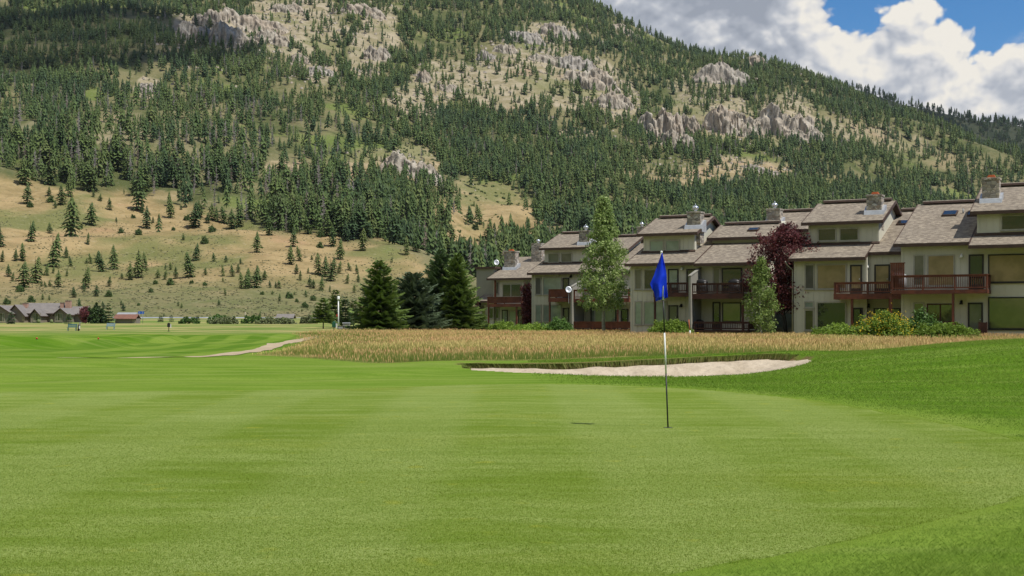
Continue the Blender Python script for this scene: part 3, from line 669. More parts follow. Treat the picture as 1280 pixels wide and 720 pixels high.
HAND += zoomlist([(95,220,345),(165,120,245),(298,195,310),(285,290,408),(338,300,392),(385,135,238),(290,110,230),(210,110,200),(520,180,308),(490,110,250),(600,150,280),(690,200,335),(450,285,320,B_),(562,258,385),(455,210,255,B_),(405,355,385),(440,340,470),(477,355,480),
 (455,470,555),(510,365,505),(555,385,460),(317,408,465),(338,440,500),(382,425,462),(618,395,443),(660,408,465),(665,460,510),(600,460,522),(642,518,568),(393,475,540),(412,490,545),(505,525,565),(170,495,540),(220,497,547),(202,505,545),(137,440,497),
 (90,405,540),(50,425,540),(220,572,618),(276,560,600,B_),(372,550,592),(412,578,612,B_),(125,558,580,B_),(110,675,712),(365,620,655,B_),(348,655,675),(320,600,620,B_),(183,555,580),(305,558,580)], 300, 240, 4.5)
HAND += zoomlist([(345,505,620),(400,490,600),(465,535,615),(515,450,545),(545,455,550),(597,440,548),(355,405,490),(545,320,440),(790,425,530),(835,435,560),(810,490,650),(860,500,660),(940,430,540),(1000,450,540),(950,540,620),(1010,530,625),(1090,460,550),(700,335,440),(750,325,445),
 (690,580,706),(725,440,475,B_),(265,620,655)], 430, 180, 4.414)
singles = []      # dicts: px, top, foot, world position, height, bush?
for px, top, foot, b in HAND:
    q = locate(px, foot)
    if q is None: continue
    x, y, z = q; singles.append(dict(px=px, foot=foot, hpx=foot-top, pos=(x, y, z), h=(foot-top)*y/F, bush=b))
# ---- the forest
N = 52000
fp = rng.uniform(-420, 1500, int(N*1.9)); fy = rng.uniform(640, 2330, len(fp))
u = (fp-640)/F; fz = mountain_z(u*fy, fy); fpy = 400-(fz-H)*F/fy
keep = 1-np.clip(openness(fp, fpy)*(.93+.25*(fpy > 240)), 0, .985)
keep = keep*(1-.985*meadow(fp, fpy)*(fy < 900))
clump = fbm(u*fy/55, fy/55, 91, 3); patch = fbm(u*fy/190, fy/190, 93, 2)
left = sst(500, 400, fp)*sst(70, 150, fpy)
keep = keep*np.clip(.17+2.6*(clump-.27)+.5*(patch-.5), .08, 1)*(1-left*.66)*(1-.0*patch)
keep = keep*(1-.25*sst(1000, 1250, fp))
ok = rng.random(len(fp)) < keep
fp, fy, fz, fpy, u, left = fp[ok], fy[ok], fz[ok], fpy[ok], u[ok], left[ok]
fh = (8.0+9.5*rng.random(len(fp))**1.2)*np.where(fy < 1000, 1.15, 1.0)*(1+.12*left)
small = rng.random(len(fp)) < np.clip(.10+openness(fp, fpy), 0, .7); fh = np.where(small, fh*rng.uniform(.35, .7, len(fp)), fh)
dead = rng.random(len(fp)) < .03+.22*left*(fbm(u*fy/70, fy/70, 97, 2) > .50)+.05*(fp > 560)*(fp < 720)*(fpy > 170)
hpx = fh*F/fy
# the largest of them in view stand as objects of their own
vis = (fp > 0) & (fp < 1280) & (fpy > 20) & ~dead
cm = np.minimum.accumulate(PYM, 0)
jj = np.clip(np.interp(fy, ys_m, np.arange(len(ys_m))).astype(int)-2, 0, len(ys_m)-1); ii = np.clip(((fp+700)/5).astype(int), 0, len(pxs)-1)
vis &= fpy < cm[jj, ii]+4
vis &= ~((fp > 570) & (fpy > 300)) & ~((fp > 690) & (fpy > 265))
vis &= ~((fp > 445) & (fpy > 330))
nconf = sum(1 for s in singles if not s['bush'])
order = np.argsort(-np.where(vis, hpx, 0))[:max(0, 292-nconf)]
pick = np.zeros(len(fp), bool); pick[order] = True
for i in order: singles.append(dict(px=float(fp[i]), foot=float(fpy[i]), hpx=float(hpx[i]), pos=(u[i]*fy[i], fy[i], fz[i]), h=float(fh[i]), bush=0))
rest = ~pick & ~dead
protos = [conifer_np(100+k, 7, 7, (.22, .27, .235, .31, .19, .26)[k], (.06, .05, .16, .06, .12, .2)[k]) for k in range(6)]
pos = np.stack([u*fy, fy, fz-.3], -1)
wh = np.where(left > .4, rng.choice(6, len(fp), p=[.2, .08, .25, .05, .27, .15]), rng.choice(6, len(fp)))
V, T, ti = scatter_np(protos, pos[rest], fh[rest], rng.random(rest.sum())*6.28, wh[rest], rng.uniform(.85, 1.25, rest.sum()))
tag(link_mesh('forest', np_mesh('forest', V, T, [M['con_forest']], attrs={'tint': ti})), kind='stuff')
sp_ = [snag_np(k) for k in range(3)]
V, T, ti = scatter_np(sp_, pos[dead], fh[dead]*1.05, rng.random(dead.sum())*6.28, rng.integers(0, 3, dead.sum()), np.ones(dead.sum()))
tag(link_mesh('dead_forest', np_mesh('dead_forest', V, T, [M['snag']], attrs={'tint': ti})), kind='stuff')
print('forest', rest.sum(), 'dead', dead.sum(), 'singles', len(singles), 'smallest', min(s['hpx'] for s in singles))
# forest of the far ridge
n = 3600; a = rng.uniform(1000, 1700, n); b = rng.uniform(2750, 3330, n); xx_ = (a-640)/F*b; zz_ = ridge_z(xx_, b)
V, T, ti = scatter_np(protos, np.stack([xx_, b, zz_-.5], -1), 14+9*rng.random(n), rng.random(n)*6.28, rng.integers(0, 6, n), rng.uniform(1, 1.4, n))
tag(link_mesh('far_forest', np_mesh('far_forest', V, T, [M['con_forest']], attrs={'tint': ti*.5})), kind='stuff')
# ---- single conifers and round bushes on the slope
cprotos = []
for k in range(6):
    v, t = conifer_np(200+k, 12, 11, (.30, .34, .27, .37, .31, .32)[k], (.03, .02, .05, .02, .05, .02)[k])
    me = np_mesh('crown', v, t, [M['con']]); mb = MB(); mb.tube([(0, 0, -.03), (0, 0, .5), (0, 0, .97)], [.016, .010, .003], 5)
    tme = bpy.data.meshes.new('trunk'); tme.from_pydata(mb.v, [], mb.f); tme.materials.append(M['bark']); cprotos.append((me, tme))
def leaf_cloud(centers, radii, per, size, seed, flat=0.0):
    """leaf-sized quads scattered in clumps; returns V, quads"""
    r = np.random.default_rng(seed); c = np.repeat(np.asarray(centers), per, 0); R = np.repeat(np.asarray(radii), per)[:, None]
    d = r.normal(size=c.shape); d /= np.linalg.norm(d, axis=1)[:, None]; p = c+d*R*(r.random((len(c), 1))**.45)
    nrm_ = r.normal(size=c.shape)+d*.8; nrm_[:, 2] += .5; nrm_ /= np.linalg.norm(nrm_, axis=1)[:, None]
    a = np.cross(nrm_, r.normal(size=c.shape)); a /= np.linalg.norm(a, axis=1)[:, None]; b = np.cross(nrm_, a)
    s = size*r.uniform(.6, 1.25, (len(c), 1)); q = np.stack([p-a*s, p-b*s*.55, p+a*s, p+b*s*.55], 1)
    return q.reshape(-1, 3), np.arange(len(c)*4).reshape(-1, 4)
def dome_clumps(n, rx, ry, h, seed, hollow=.55):
    r = np.random.default_rng(seed); d = r.normal(size=(n, 3)); d[:, 2] = np.abs(d[:, 2]); d /= np.linalg.norm(d, axis=1)[:, None]
    k = (hollow+(1-hollow)*r.random((n, 1)))*(1+.16*r.normal(size=(n, 1))); return d*k*np.array([rx, ry, h])
M['bush'] = leaf_mat('bush_leaves', [(.05, .085, .025), (.075, .125, .032), (.11, .16, .045)])
bprotos = []
for k in range(3):
    v, f = leaf_cloud(dome_clumps(90, .55, .55, .85, 300+k), np.full(90, .16), 9, .10, 310+k)
    bprotos.append(np_mesh('round_bush', v, f, [M['bush']]))
SECT = [(-99, 26, "above the grey house's left end"), (26, 60, "above the grey house's middle"), (60, 104, "above the grey house's right end"), (104, 136, 'above the small purple tree'), (136, 168, 'above the red roofed shed'),
 (168, 205, 'right of the blue road sign'), (205, 250, 'further right of the blue sign'), (250, 292, 'left of the pale roadside pole'), (292, 325, 'above the pale roadside pole'), (325, 372, 'above the grey roadside roof'), (372, 405, 'left of the white utility pole'),
 (405, 445, 'behind the white utility pole'), (445, 500, 'above the leftmost big spruce'), (500, 540, 'above the squat big spruce'), (540, 590, 'above the tallest big spruce'), (590, 640, 'above the left end townhouse'), (640, 2000, 'above the townhouse roofs')]
TIER = [(376, 'at the slope foot'), (352, 'low on the slope'), (328, 'on mid slope'), (304, 'on the upper tan slope'), (280, 'high on the tan slope'), (262, 'near the forest edge'), (244, 'at the forest edge'), (226, 'just inside the forest'), (206, 'deeper in the forest'), (-999, 'far up in the forest')]
ORD = ['leftmost', 'second', 'third', 'fourth', 'fifth', 'sixth', 'seventh', 'eighth', 'ninth', 'tenth', 'eleventh', 'twelfth']
cells = {}
for s in singles:
    se = next(n for a, b, n in SECT if a <= s['px'] < b); ti_ = next(n for a, n in TIER if s['foot'] >= a)
    sz = 'tall' if s['hpx'] > 25 else 'mid-sized' if s['hpx'] > 15 else 'small'
    cells.setdefault(('bush' if s['bush'] else 'conifer', sz if not s['bush'] else 'round', ti_, se), []).append(s)
for (kd, sz, ti_, se), L in cells.items():
    L.sort(key=lambda s: s['px'])
    for i, s in enumerate(L):
        n = 'bush' if kd == 'bush' else random.choice(['conifer'])
        tail = '' if len(L) == 1 else (', '+(ORD[i] if i == 0 else ('rightmost' if i == len(L)-1 else ORD[min(i, 11)]))+' there')
        if len(L) == 2: tail = ', left one' if i == 0 else ', right one'
        s['label'] = f"{sz} {'green ' if kd == 'bush' else ''}{n} {ti_} {se}{tail}"
k = 0
for s in singles:
    x, y, z = s['pos']; h = s['h']; rz = random.random()*6.28
    if s['bush']:
        o = bpy.data.objects.new('round_bush', bprotos[k % 3]); COL.objects.link(o); o.scale = (h*1.0, h*1.0, h*1.05)
        tag(o, s['label'], 'bush', 'round bushes on the slope')
    else:
        cm_, tm_ = cprotos[random.randrange(6)]
        o = bpy.data.objects.new('conifer', cm_); COL.objects.link(o); w = random.uniform(.92, 1.3)*(1.0 if s['hpx'] > 14 else 1.1); o.scale = (h*w, h*w, h)
        tag(o, s['label'], 'conifer', 'conifers on the mountain slope')
        if s['hpx'] > 19:
            c = bpy.data.objects.new('trunk', tm_); COL.objects.link(c); c.parent = o
    o.location = (x, y, z-.02*h); o.rotation_euler = (random.uniform(-.03, .03), random.uniform(-.03, .03), rz); k += 1
# sagebrush: countless small grey-green tufts on the meadow slope
n = 11000; a = rng.uniform(-60, 600, n); b = rng.uniform(398, 760, n)**1.0; uu = (a-640)/F; z_ = mountain_z(uu*b, b); p_ = 400-(z_-H)*F/b
ok = (meadow(a, p_) > .4) & (fbm(uu*b/18, b/18, 121, 3)+.12*sst(330, 390, p_) > .47); a, b, z_, uu = a[ok], b[ok], z_[ok], uu[ok]
sv, sf = leaf_cloud(dome_clumps(9, .5, .5, .7, 5), np.full(9, .25), 4, .22, 6)
T3 = np.concatenate([sf[:, [0, 1, 2]], sf[:, [0, 2, 3]]])
V, T, ti = scatter_np([(sv, T3)], np.stack([uu*b, b, z_], -1), rng.uniform(.22, .75, len(a)), rng.random(len(a))*6.28, np.zeros(len(a), int), rng.uniform(.9, 1.5, len(a)))
M['sage'] = leaf_mat('sagebrush_leaves', [(.17, .18, .09), (.22, .225, .115), (.27, .25, .14)], .25, 'tint')
tag(link_mesh('sagebrush', np_mesh('sagebrush', V, T, [M['sage']], attrs={'tint': ti})), kind='stuff')

# low dark shrubs dotted over the open upper slopes
n = 26000; a = rng.uniform(-300, 1450, n); b = rng.uniform(820, 2150, n); uu = (a-640)/F; z_ = mountain_z(uu*b, b); p_ = 400-(z_-H)*F/b
ok = rng.random(n) < (openness(a, p_)*.9)*sst(.36, .56, fbm(uu*b/30, b/30, 131, 3)); a, b, z_, uu = a[ok], b[ok], z_[ok], uu[ok]
V, T, ti = scatter_np([(sv, T3)], np.stack([uu*b, b, z_], -1), rng.uniform(1.0, 3.2, len(a)), rng.random(len(a))*6.28, np.zeros(len(a), int), rng.uniform(.8, 1.3, len(a)))
n = 30000; a = rng.uniform(-300, 1450, n); b = rng.uniform(1080, 2150, n); uu = (a-640)/F; z_ = mountain_z(uu*b, b); p_ = 400-(z_-H)*F/b; near_ = np.zeros(n)
for cx, cy, w_, h_, _l in ROCKS:
    if w_: near_ = np.maximum(near_, np.exp(-((a-cx)/(w_*.8+8))**2-((p_-cy-h_*.45)/(h_*.55+7))**2))
ok = rng.random(n) < near_*.85+openness(a, p_)*.06; a, b, z_, uu = a[ok], b[ok], z_[ok], uu[ok]
rv = np.array([(-.5,-.4,-.2),(.5,-.5,-.2),(.6,.4,-.2),(-.4,.5,-.2),(-.3,-.35,.5),(.35,-.25,.7),(.3,.3,.55),(-.25,.3,.4)]); rf = np.array([(0,1,5),(0,5,4),(1,2,6),(1,6,5),(2,3,7),(2,7,6),(3,0,4),(3,4,7),(4,5,6),(4,6,7)])
V2, T2, ti2 = scatter_np([(rv, rf)], np.stack([uu*b, b, z_], -1), np.clip(np.exp(rng.normal(.55, .45, len(a))), .5, 3.2)*np.clip(b/1500, .6, 1), rng.random(len(a))*6.28, np.zeros(len(a), int), rng.uniform(.9, 1.8, len(a)))
tag(link_mesh('scree_rubble', np_mesh('scree_rubble', V2, T2, [M['cliff']])), kind='stuff')
tag(link_mesh('slope_scrub', np_mesh('slope_scrub', V, T, [M['con_forest']], attrs={'tint': ti})), kind='stuff')

# ---- grasses as real blades
def blades(x, y, z, h, w, lean, seed, heads=None, ldir=None):
    r = np.random.default_rng(seed); n = len(x); a = r.random(n)*6.283
    dx, dy = np.cos(a)*w*.5, np.sin(a)*w*.5; la = r.random(n)*6.283 if ldir is None else ldir; lx, ly = np.cos(la)*lean*h, np.sin(la)*lean*h
    P = np.stack([np.stack([x-dx, y-dy, z], -1), np.stack([x+dx, y+dy, z], -1), np.stack([x+lx, y+ly, z+h], -1)], 1)
    hh = np.tile([0, 0, 1.0], n); ti = np.repeat(r.random(n), 3); V = P.reshape(-1, 3); T = np.arange(n*3).reshape(-1, 3)
    return V, T, hh, ti
def grass_mat(name, low, high, tr=.25, patch=None):
    t = NT(name); c0 = t.ramp(t.attr('tint'), [(0.1, low[0]), (.9, low[1])]); c1 = t.ramp(t.attr('tint'), [(0.05, high[0]), (.5, high[1]), (.95, high[2])])
    if patch: c1 = t.mix(t.rng(t.noise(t.scale(t.pos(), (.6, 1, 0)), .16, 4), .42, .60, 0, .85), c1, patch)
    c = t.mix(t.attr('h'), c0, c1); t.col(c).rough(.7, .15); t.translucent(tr, c); return t.m
# tall fescue
n = 720000; P = np.array(FESC); x = rng.uniform(-20, 49, n); y = 38+102*rng.random(n)**1.9
ok = (poly_sd(FESC, x, y)+(fbm(x*.6, y*.6, 23, 3)-.5)*1.4 < 0) & (np.abs(x) < .5*y+4); x, y = x[ok], y[ok]
gz = ground_z(x, y); pat = fbm(x*.22, y*.35, 25, 3)
ed = np.clip(-poly_sd(FESC, x, y)/1.6, .25, 1)
fd = -poly_sd(FESC, x, y); h = (.17+.22*rng.random(len(x)))*(.72+.6*pat)*ed; wd = np.clip(y*.00023, .008, .03)*(.7+.6*rng.random(len(x)))
V, T, hh, ti = blades(x, y, gz-.02, h, wd, .28, 31)
hd = rng.random(len(x)) < .12+.28*sst(1, 11, fd)*(.5+pat); tip = V.reshape(-1, 3, 3)[hd, 2]; m = hd.sum(); s_ = wd[hd][:, None]*1.0; L_ = (.08+.07*rng.random(m))[:, None]
a = rng.random(m)*6.28; d = np.stack([np.cos(a), np.sin(a), 0*a], -1); lean = np.stack([np.cos(a*3), np.sin(a*3), 0*a], -1)*.03
Q = np.stack([tip-[0, 0, .05], tip+d*s_*.75+L_*[[0, 0, .3]], tip+lean+L_*[[0, 0, 1]], tip-d*s_*.75+L_*[[0, 0, .3]]], 1)
fm = grass_mat('fescue_blades', ((.21, .26, .05), (.31, .31, .075)), ((.33, .34, .075), (.56, .42, .13), (.48, .40, .10)), .5, (.30, .36, .075))
ht = NT('fescue_seed_heads'); ht.col(ht.mix(ht.rng(ht.noise(ht.scale(ht.pos(), (.5, 1, 0)), .12, 4), .4, .6), ht.ramp(ht.attr('tint'), [(0, (.56, .30, .16)), (.5, (.62, .39, .19)), (1, (.66, .48, .22))]), (.56, .45, .17))).rough(.8, .1)
nb = len(V); gm = grass_mat('green_fescue_blades', ((.13, .20, .035), (.18, .25, .05)), ((.19, .28, .05), (.27, .33, .075), (.36, .38, .11)), .5); gi = (rng.random(len(x)) < .34+.42*(1-sst(1.5, 9, fd))+.3*(pat > .56))*2
tag(link_mesh('tall_fescue_grass', np_mesh('tall_fescue_grass', np.concatenate([V, Q.reshape(-1, 3)]), [T, np.arange(m*4).reshape(-1, 4)+nb], [fm, ht.m, gm],
    np.concatenate([gi, np.ones(m)]), {'h': np.concatenate([hh, np.ones(m*4)]), 'tint': np.concatenate([ti, np.repeat(rng.random(m), 4)])})), kind='stuff')
# mown rough around the green, on the mound and in front of the bunker
x1 = rng.uniform(-1, 13, 430000); y1 = 6+9*rng.random(len(x1))**1.3
x2 = rng.uniform(-6, 26, 520000); y2 = 13+31*rng.random(len(x2))**1.15
x = np.concatenate([x1, x2]); y = np.concatenate([y1, y2]); d = poly_sd(GREEN, x, y)
ok = (d > .015) & (poly_sd(BUNK, x, y) > .05) & (poly_sd(FESC, x, y) > .2) & (np.abs(x) < .45*y+7) & (x > .5+.0*y) & ((y < 15) | (rng.random(len(x)) < sst(.5, 4.5, x+.10*(y-26)))); x, y, d = x[ok], y[ok], d[ok]
hgt = (.014+.022*rng.random(len(x)))*np.where(y < 15, 1.25, 1)*np.where(d < .10, .30, np.where(d < .5, .6, 1))*(.7+.6*fbm(x*.9, y*.9, 33, 3))*(1+.5*sst(14, 30, y))*np.where(x < -1, .6, 1)
V, T, hh, ti = blades(x, y, ground_z(x, y)-.003, hgt, np.clip(y*.00062, .0042, .024)*(.6+.6*rng.random(len(x))), 1.3, 35)
rm = grass_mat('mown_rough_blades', ((.105, .20, .015), (.13, .23, .02)), ((.120, .210, .022), (.165, .258, .032), (.235, .315, .055)), .5, (.225, .295, .048))
rm2 = grass_mat('fringe_blades', ((.19, .30, .03), (.24, .34, .04)), ((.22, .33, .032), (.29, .39, .055), (.38, .45, .10)), .55)
tag(link_mesh('rough_grass', np_mesh('rough_grass', V, T, [rm, rm2], ((d < .10+.05*rng.random(len(d))) & (rng.random(len(d)) < .7)).astype(int), attrs={'h': hh, 'tint': ti})), kind='stuff')
# ragged fringe where the green meets the longer cut
n = 60000; k_ = rng.integers(0, len(GREEN), n); f_ = rng.random(n)[:, None]; p = GREEN[k_]*(1-f_)+GREEN[(k_+1) % len(GREEN)]*f_; p = p+rng.normal(0, .05, (n, 2))
p = p[(p[:, 0] > -3) & (np.abs(p[:, 0]) < .5*p[:, 1]+1) & (p[:, 1] > 5)]
V, T, hh, ti = blades(p[:, 0], p[:, 1], ground_z(p[:, 0], p[:, 1])-.002, .003+.006*rng.random(len(p)), .004+.00025*p[:, 1], 2.2, 47)
tag(link_mesh('fringe_grass', np_mesh('fringe_grass', V, T, [rm2], attrs={'h': hh, 'tint': ti})), kind='stuff')
# the green's own close-cut blades, near the camera where single blades begin to show
n = 620000; y = 5.6+15*rng.random(n)**1.7; x = (rng.random(n)-.5)*.86*y
ok = poly_sd(GREEN, x, y) < -.01; x, y = x[ok], y[ok]
V, T, hh, ti = blades(x, y, np.full(len(x), .005), (.004+.006*rng.random(len(x)))*(1-.6*sst(12, 20, y)), .0022+.00024*y, .9, 45)
gm2 = grass_mat('green_blades', ((.115, .190, .012), (.150, .215, .018)), ((.120, .195, .012), (.195, .265, .026), (.29, .335, .060)), .45, (.185, .225, .016))
tag(link_mesh('green_grass', np_mesh('green_grass', V, T, [gm2], attrs={'h': hh, 'tint': ti})), kind='stuff')
# shaggy lip hanging over the bunker's back edge
n = 42000; seg = rng.integers(0, len(BUNK), n); f_ = rng.random(n)[:, None]; p = BUNK[seg]*(1-f_)+BUNK[(seg+1) % len(BUNK)]*f_
ok = (p[:, 1] > 37.6); p = p[ok]; n = len(p); dirn = np.array([3.4, 35.0])-p; dirn /= np.linalg.norm(dirn, axis=1)[:, None]
off = rng.uniform(-.12, .10, n); q = p+dirn*off[:, None]; h = (.04+.07*rng.random(n))*(.6+.8*fbm(q[:, 0]*1.2, q[:, 1]*0, 37, 3))
V, T, hh, ti = blades(q[:, 0], q[:, 1], ground_z(p[:, 0]-dirn[:, 0]*.3, p[:, 1]-dirn[:, 1]*.3)-.03, h, .045+.03*rng.random(n), .0, 38)
VV = V.reshape(-1, 3, 3); hang = (.10+.22*rng.random(n)); inn = off > -.16
VV[inn, 2, :2] += dirn[inn]*(hang[inn]*.55)[:, None]; VV[inn, 2, 2] -= h[inn]+hang[inn]*.8
lm = grass_mat('bunker_lip_blades', ((.10, .15, .022), (.15, .17, .035)), ((.10, .105, .03), (.16, .135, .045), (.24, .19, .085)), .3)
tag(link_mesh('bunker_lip_grass', np_mesh('bunker_lip_grass', VV.reshape(-1, 3), T, [lm], attrs={'h': hh, 'tint': ti})), kind='stuff')

# ---- garden trees and shrubs near the houses
def at(px, Y, py=None):
    x = (px-640)*Y/F; z = float(ground_z(np.array([x]), np.array([Y]))[0]); return Vector((x, Y, z))
def broadleaf(name, label, cat, base, height, rad, prof, mats, n_cl, per, leaf, bark, trunk_r, clear, seed, stems=1, group=None, clr=.34):
    r = random.Random(seed); root = empty(name, base); tag(root, label, cat, group)
    tr = MB(); cl = []
    for s in range(stems):
        lx, ly = (r.uniform(-.3, .3), r.uniform(-.2, .2)) if stems > 1 else (r.uniform(-.12, .12), 0)
        ax = [(lx*t*rad*1.6, ly*t*rad*1.6, height*t*.97) for t in (0, .12, .3, .55, .8, 1)]
        ax = [(a+r.uniform(-.04, .04)*rad*(i > 0), b, c) for i, (a, b, c) in enumerate(ax)]
        tr.tube([(ax[0][0], ax[0][1], -.15)]+ax[1:], [trunk_r*1.15, trunk_r*.9, trunk_r*.72, trunk_r*.48, trunk_r*.28, trunk_r*.06], 8)
        for k in range(int(26/stems)+4):
            t = clear+(1-clear)*(k+r.random())/(26/stems+4); t = min(t, .97); a = r.random()*6.28
            i = min(int(t*5), 4); bz = height*t*.93; bx, by = lx*t*rad*1.6, ly*t*rad*1.6
            L = rad*prof(t)*r.uniform(.65, 1.05); up = r.uniform(.35, .85)*L
            pts = [(bx, by, bz-.25*L), (bx+math.cos(a)*L*.5, by+math.sin(a)*L*.5, bz+up*.3), (bx+math.cos(a)*L, by+math.sin(a)*L, bz+up*.8)]
            tr.tube(pts, [trunk_r*.3*(1.1-t)+.012, trunk_r*.16*(1.1-t)+.009, .006], 5, cap=False)
            for q in (.45, .7, .95): cl.append((bx+math.cos(a)*L*q, by+math.sin(a)*L*q, bz+up*.8*q))
    tr.build('trunk', bark, root, True)
    rr = np.random.default_rng(seed); extra = []
    while len(extra) < n_cl:
        t = clear+(1.02-clear)*rr.random()**1.05; a = rr.random()*6.283; R = rad*prof(min(t, 1))*(rr.random()**.5)*(1+.13*rr.normal())
        extra.append((math.cos(a)*R, math.sin(a)*R, height*t))
    C_ = np.array(cl+extra); v, f = leaf_cloud(C_, clr*(.6+.7*rr.random(len(C_))), per, leaf, seed)
    link_mesh('crown', np_mesh('crown', v, f, [mats]), root); return root
M['aspen'] = leaf_mat('aspen_leaves', [(.13, .20, .05), (.21, .30, .085), (.32, .40, .14), (.43, .49, .25)], .45)
M['young'] = leaf_mat('young_tree_leaves', [(.12, .19, .045), (.20, .28, .07), (.30, .36, .12)], .42)
M['plum'] = leaf_mat('burgundy_leaves', [(.055, .017, .018), (.115, .032, .036), (.20, .058, .062), (.27, .12, .105)], .4)
M['shrub_g'] = leaf_mat('shrub_leaves', [(.12, .20, .024), (.20, .30, .04), (.28, .38, .06)], .4)
M['shrub_j'] = leaf_mat('juniper_leaves', [(.045, .105, .022), (.085, .165, .03), (.13, .215, .045)], .2)
M['willow'] = leaf_mat('willow_leaves', [(.11, .14, .055), (.17, .20, .085), (.23, .25, .12)], .2)
M['dkgreen'] = leaf_mat('dark_green_leaves', [(.035, .07, .02), (.06, .105, .03), (.09, .14, .04)], .2)
fl = NT('yellow_petals'); fl.col((.72, .52, .03)).rough(.6); M['flower'] = fl.m
broadleaf('aspen_tree', 'tall slim green aspen with pale trunk in front of the middle townhouse', 'tree', at(755, 112), 11.7, 1.85,
          lambda t: (0.25+.95*math.sin(math.pi*min(1, (t-.12)/.95*.62+.30)))*(1-max(0, t-.45)**1.3*1.55) if t > .1 else .3, M['aspen'], 430, 30, .12, M['aspen_bark'], .15, .20, 41, clr=.42)
broadleaf('plum_tree', 'burgundy leaved plum tree between two townhouses, behind the young tree', 'tree', at(983, 96), 8.1, 2.75,
          lambda t: max(.15, math.sin(math.pi*min(1, (t-.1)/.93))**.7), M['plum'], 380, 30, .11, M['black'], .11, .26, 43, 3, clr=.5)
broadleaf('young_tree', 'small light green tree in front of the burgundy plum tree', 'tree', at(952, 88), 5.5, 1.28,
          lambda t: max(.1, math.sin(math.pi*min(1, (t+.08)/1.06))**.8)*(1.1-.5*t), M['young'], 150, 24, .085, M['aspen_bark'], .05, .10, 47, 2, clr=.32)
broadleaf('climbing_plum', 'narrow dark burgundy shrub in the gap beside the left end townhouse', 'tree', at(660, 131), 4.7, .62,
          lambda t: .9-.3*t, M['plum'], 130, 26, .11, M['black'], .05, .03, 49, 2, clr=.4)
def shrub(name, label, px, Y, w, h, mat, seed, group='shrubs by the townhouses', n=None, leaf=.07, depth=.8, flowers=0, dz=0.0, cat='shrub'):
    b = at(px, Y); root = empty(name, b+Vector((0, 0, dz))); tag(root, label, cat, group); rr = np.random.default_rng(seed)
    n = n or int(120+110*w); h *= 1.15; c = dome_clumps(n, w*.5, w*.5*depth, h*.9, seed, .72)
    c[:, 2] *= 1+.22*(fbm(c[:, 0]*1.3+seed, c[:, 1]*1.3, 7, 2)-.5)
    v, f = leaf_cloud(c, np.full(n, .20+.03*w), 34, leaf*1.25, seed+1); link_mesh('foliage', np_mesh('foliage', v, f, [mat]), root)
    st = MB()
    for k in range(7):
        a = 6.28*k/7; st.tube([(0, 0, -.1), (math.cos(a)*w*.2, math.sin(a)*w*.2, h*.4), (math.cos(a)*w*.36, math.sin(a)*w*.34, h*.7)], [.03, .02, .006], 5)
    st.build('stem', M['bark'], root, True)
    if flowers:
        c2 = dome_clumps(flowers, w*.55, w*.55*depth, h*1.03, seed+3, .94); v, f = leaf_cloud(c2, np.full(flowers, .05), 4, .034, seed+4)
        link_mesh('flower', np_mesh('flower', v, f, [M['flower']]), root)['kind'] = 'stuff'
    return root
shrub('flowering_shrub', 'rounded shrub covered in yellow flowers before the right townhouse', 1106, 79.5, 3.1, 1.42, M['shrub_g'], 61, flowers=1100)
shrub('juniper_shrub', 'low spreading green shrub left of the yellow flowered shrub', 1050, 80.5, 3.4, .82, M['shrub_g'], 63)
shrub('round_shrub', 'round dark green shrub right of the yellow flowered shrub', 1152, 81.5, 2.25, 1.35, M['shrub_j'], 65)
shrub('juniper_shrub', 'wide low green shrub at the right under the wooden deck', 1181, 79, 3.9, .78, M['shrub_g'], 67)
shrub('leafy_shrub', 'bright green shrub below the blue flag, beside the fin wall', 838, 99, 3.1, 1.12, M['shrub_g'], 69)
shrub('leafy_shrub', 'darker green shrub tucked right of the bright one beside the fin wall', 851, 100.5, 1.7, 1.05, M['shrub_j'], 70)
shrub('leafy_shrub', 'light green shrub below the deck of the left end townhouse', 628, 124, 2.9, .92, M['shrub_g'], 71)
shrub('leafy_shrub', 'long low green shrub in front of the gap beside the middle townhouse', 671, 121, 4.6, .72, M['shrub_g'], 73)
shrub('leafy_shrub', 'dense dark green shrub next to the fin wall with the satellite dish', 697, 120, 2.5, 1.15, M['shrub_j'], 75)
shrub('leafy_shrub', 'small pale shrub at the left corner of the left end townhouse', 601, 128, 1.2, 1.0, M['dkgreen'], 77)
for i, (px, Y, w, h, lab) in enumerate([(272, 318, 5.0, 2.0, 'leftmost pale willow bush beside the roadside pole'), (287, 300, 4.2, 1.5, 'dull green willow bush beside the leftmost pale one'), (275, 300, 5.2, 1.3, 'low willow bush in front of the leftmost pale one'), (317, 316, 6.2, 1.9, 'broad green willow bush in the row below the road'),
      (333, 306, 4.6, 1.5, 'yellow green willow bush in the row below the road'), (352, 312, 4.2, 1.3, 'grey willow bush below the grey roadside roof'), (236, 308, 5.0, 1.3, 'isolated willow bush left of the willow row'), (385, 318, 4.0, 1.6, 'dark willow bush near the white utility pole'), (360, 300, 3.4, 1.1, 'small willow bush at the right of the row')]):
    shrub('willow_bush', lab, px, Y, w, h, M['willow'] if i % 3 else M['shrub_j'], 81+i, 'willow bushes below the road', 80, .16)
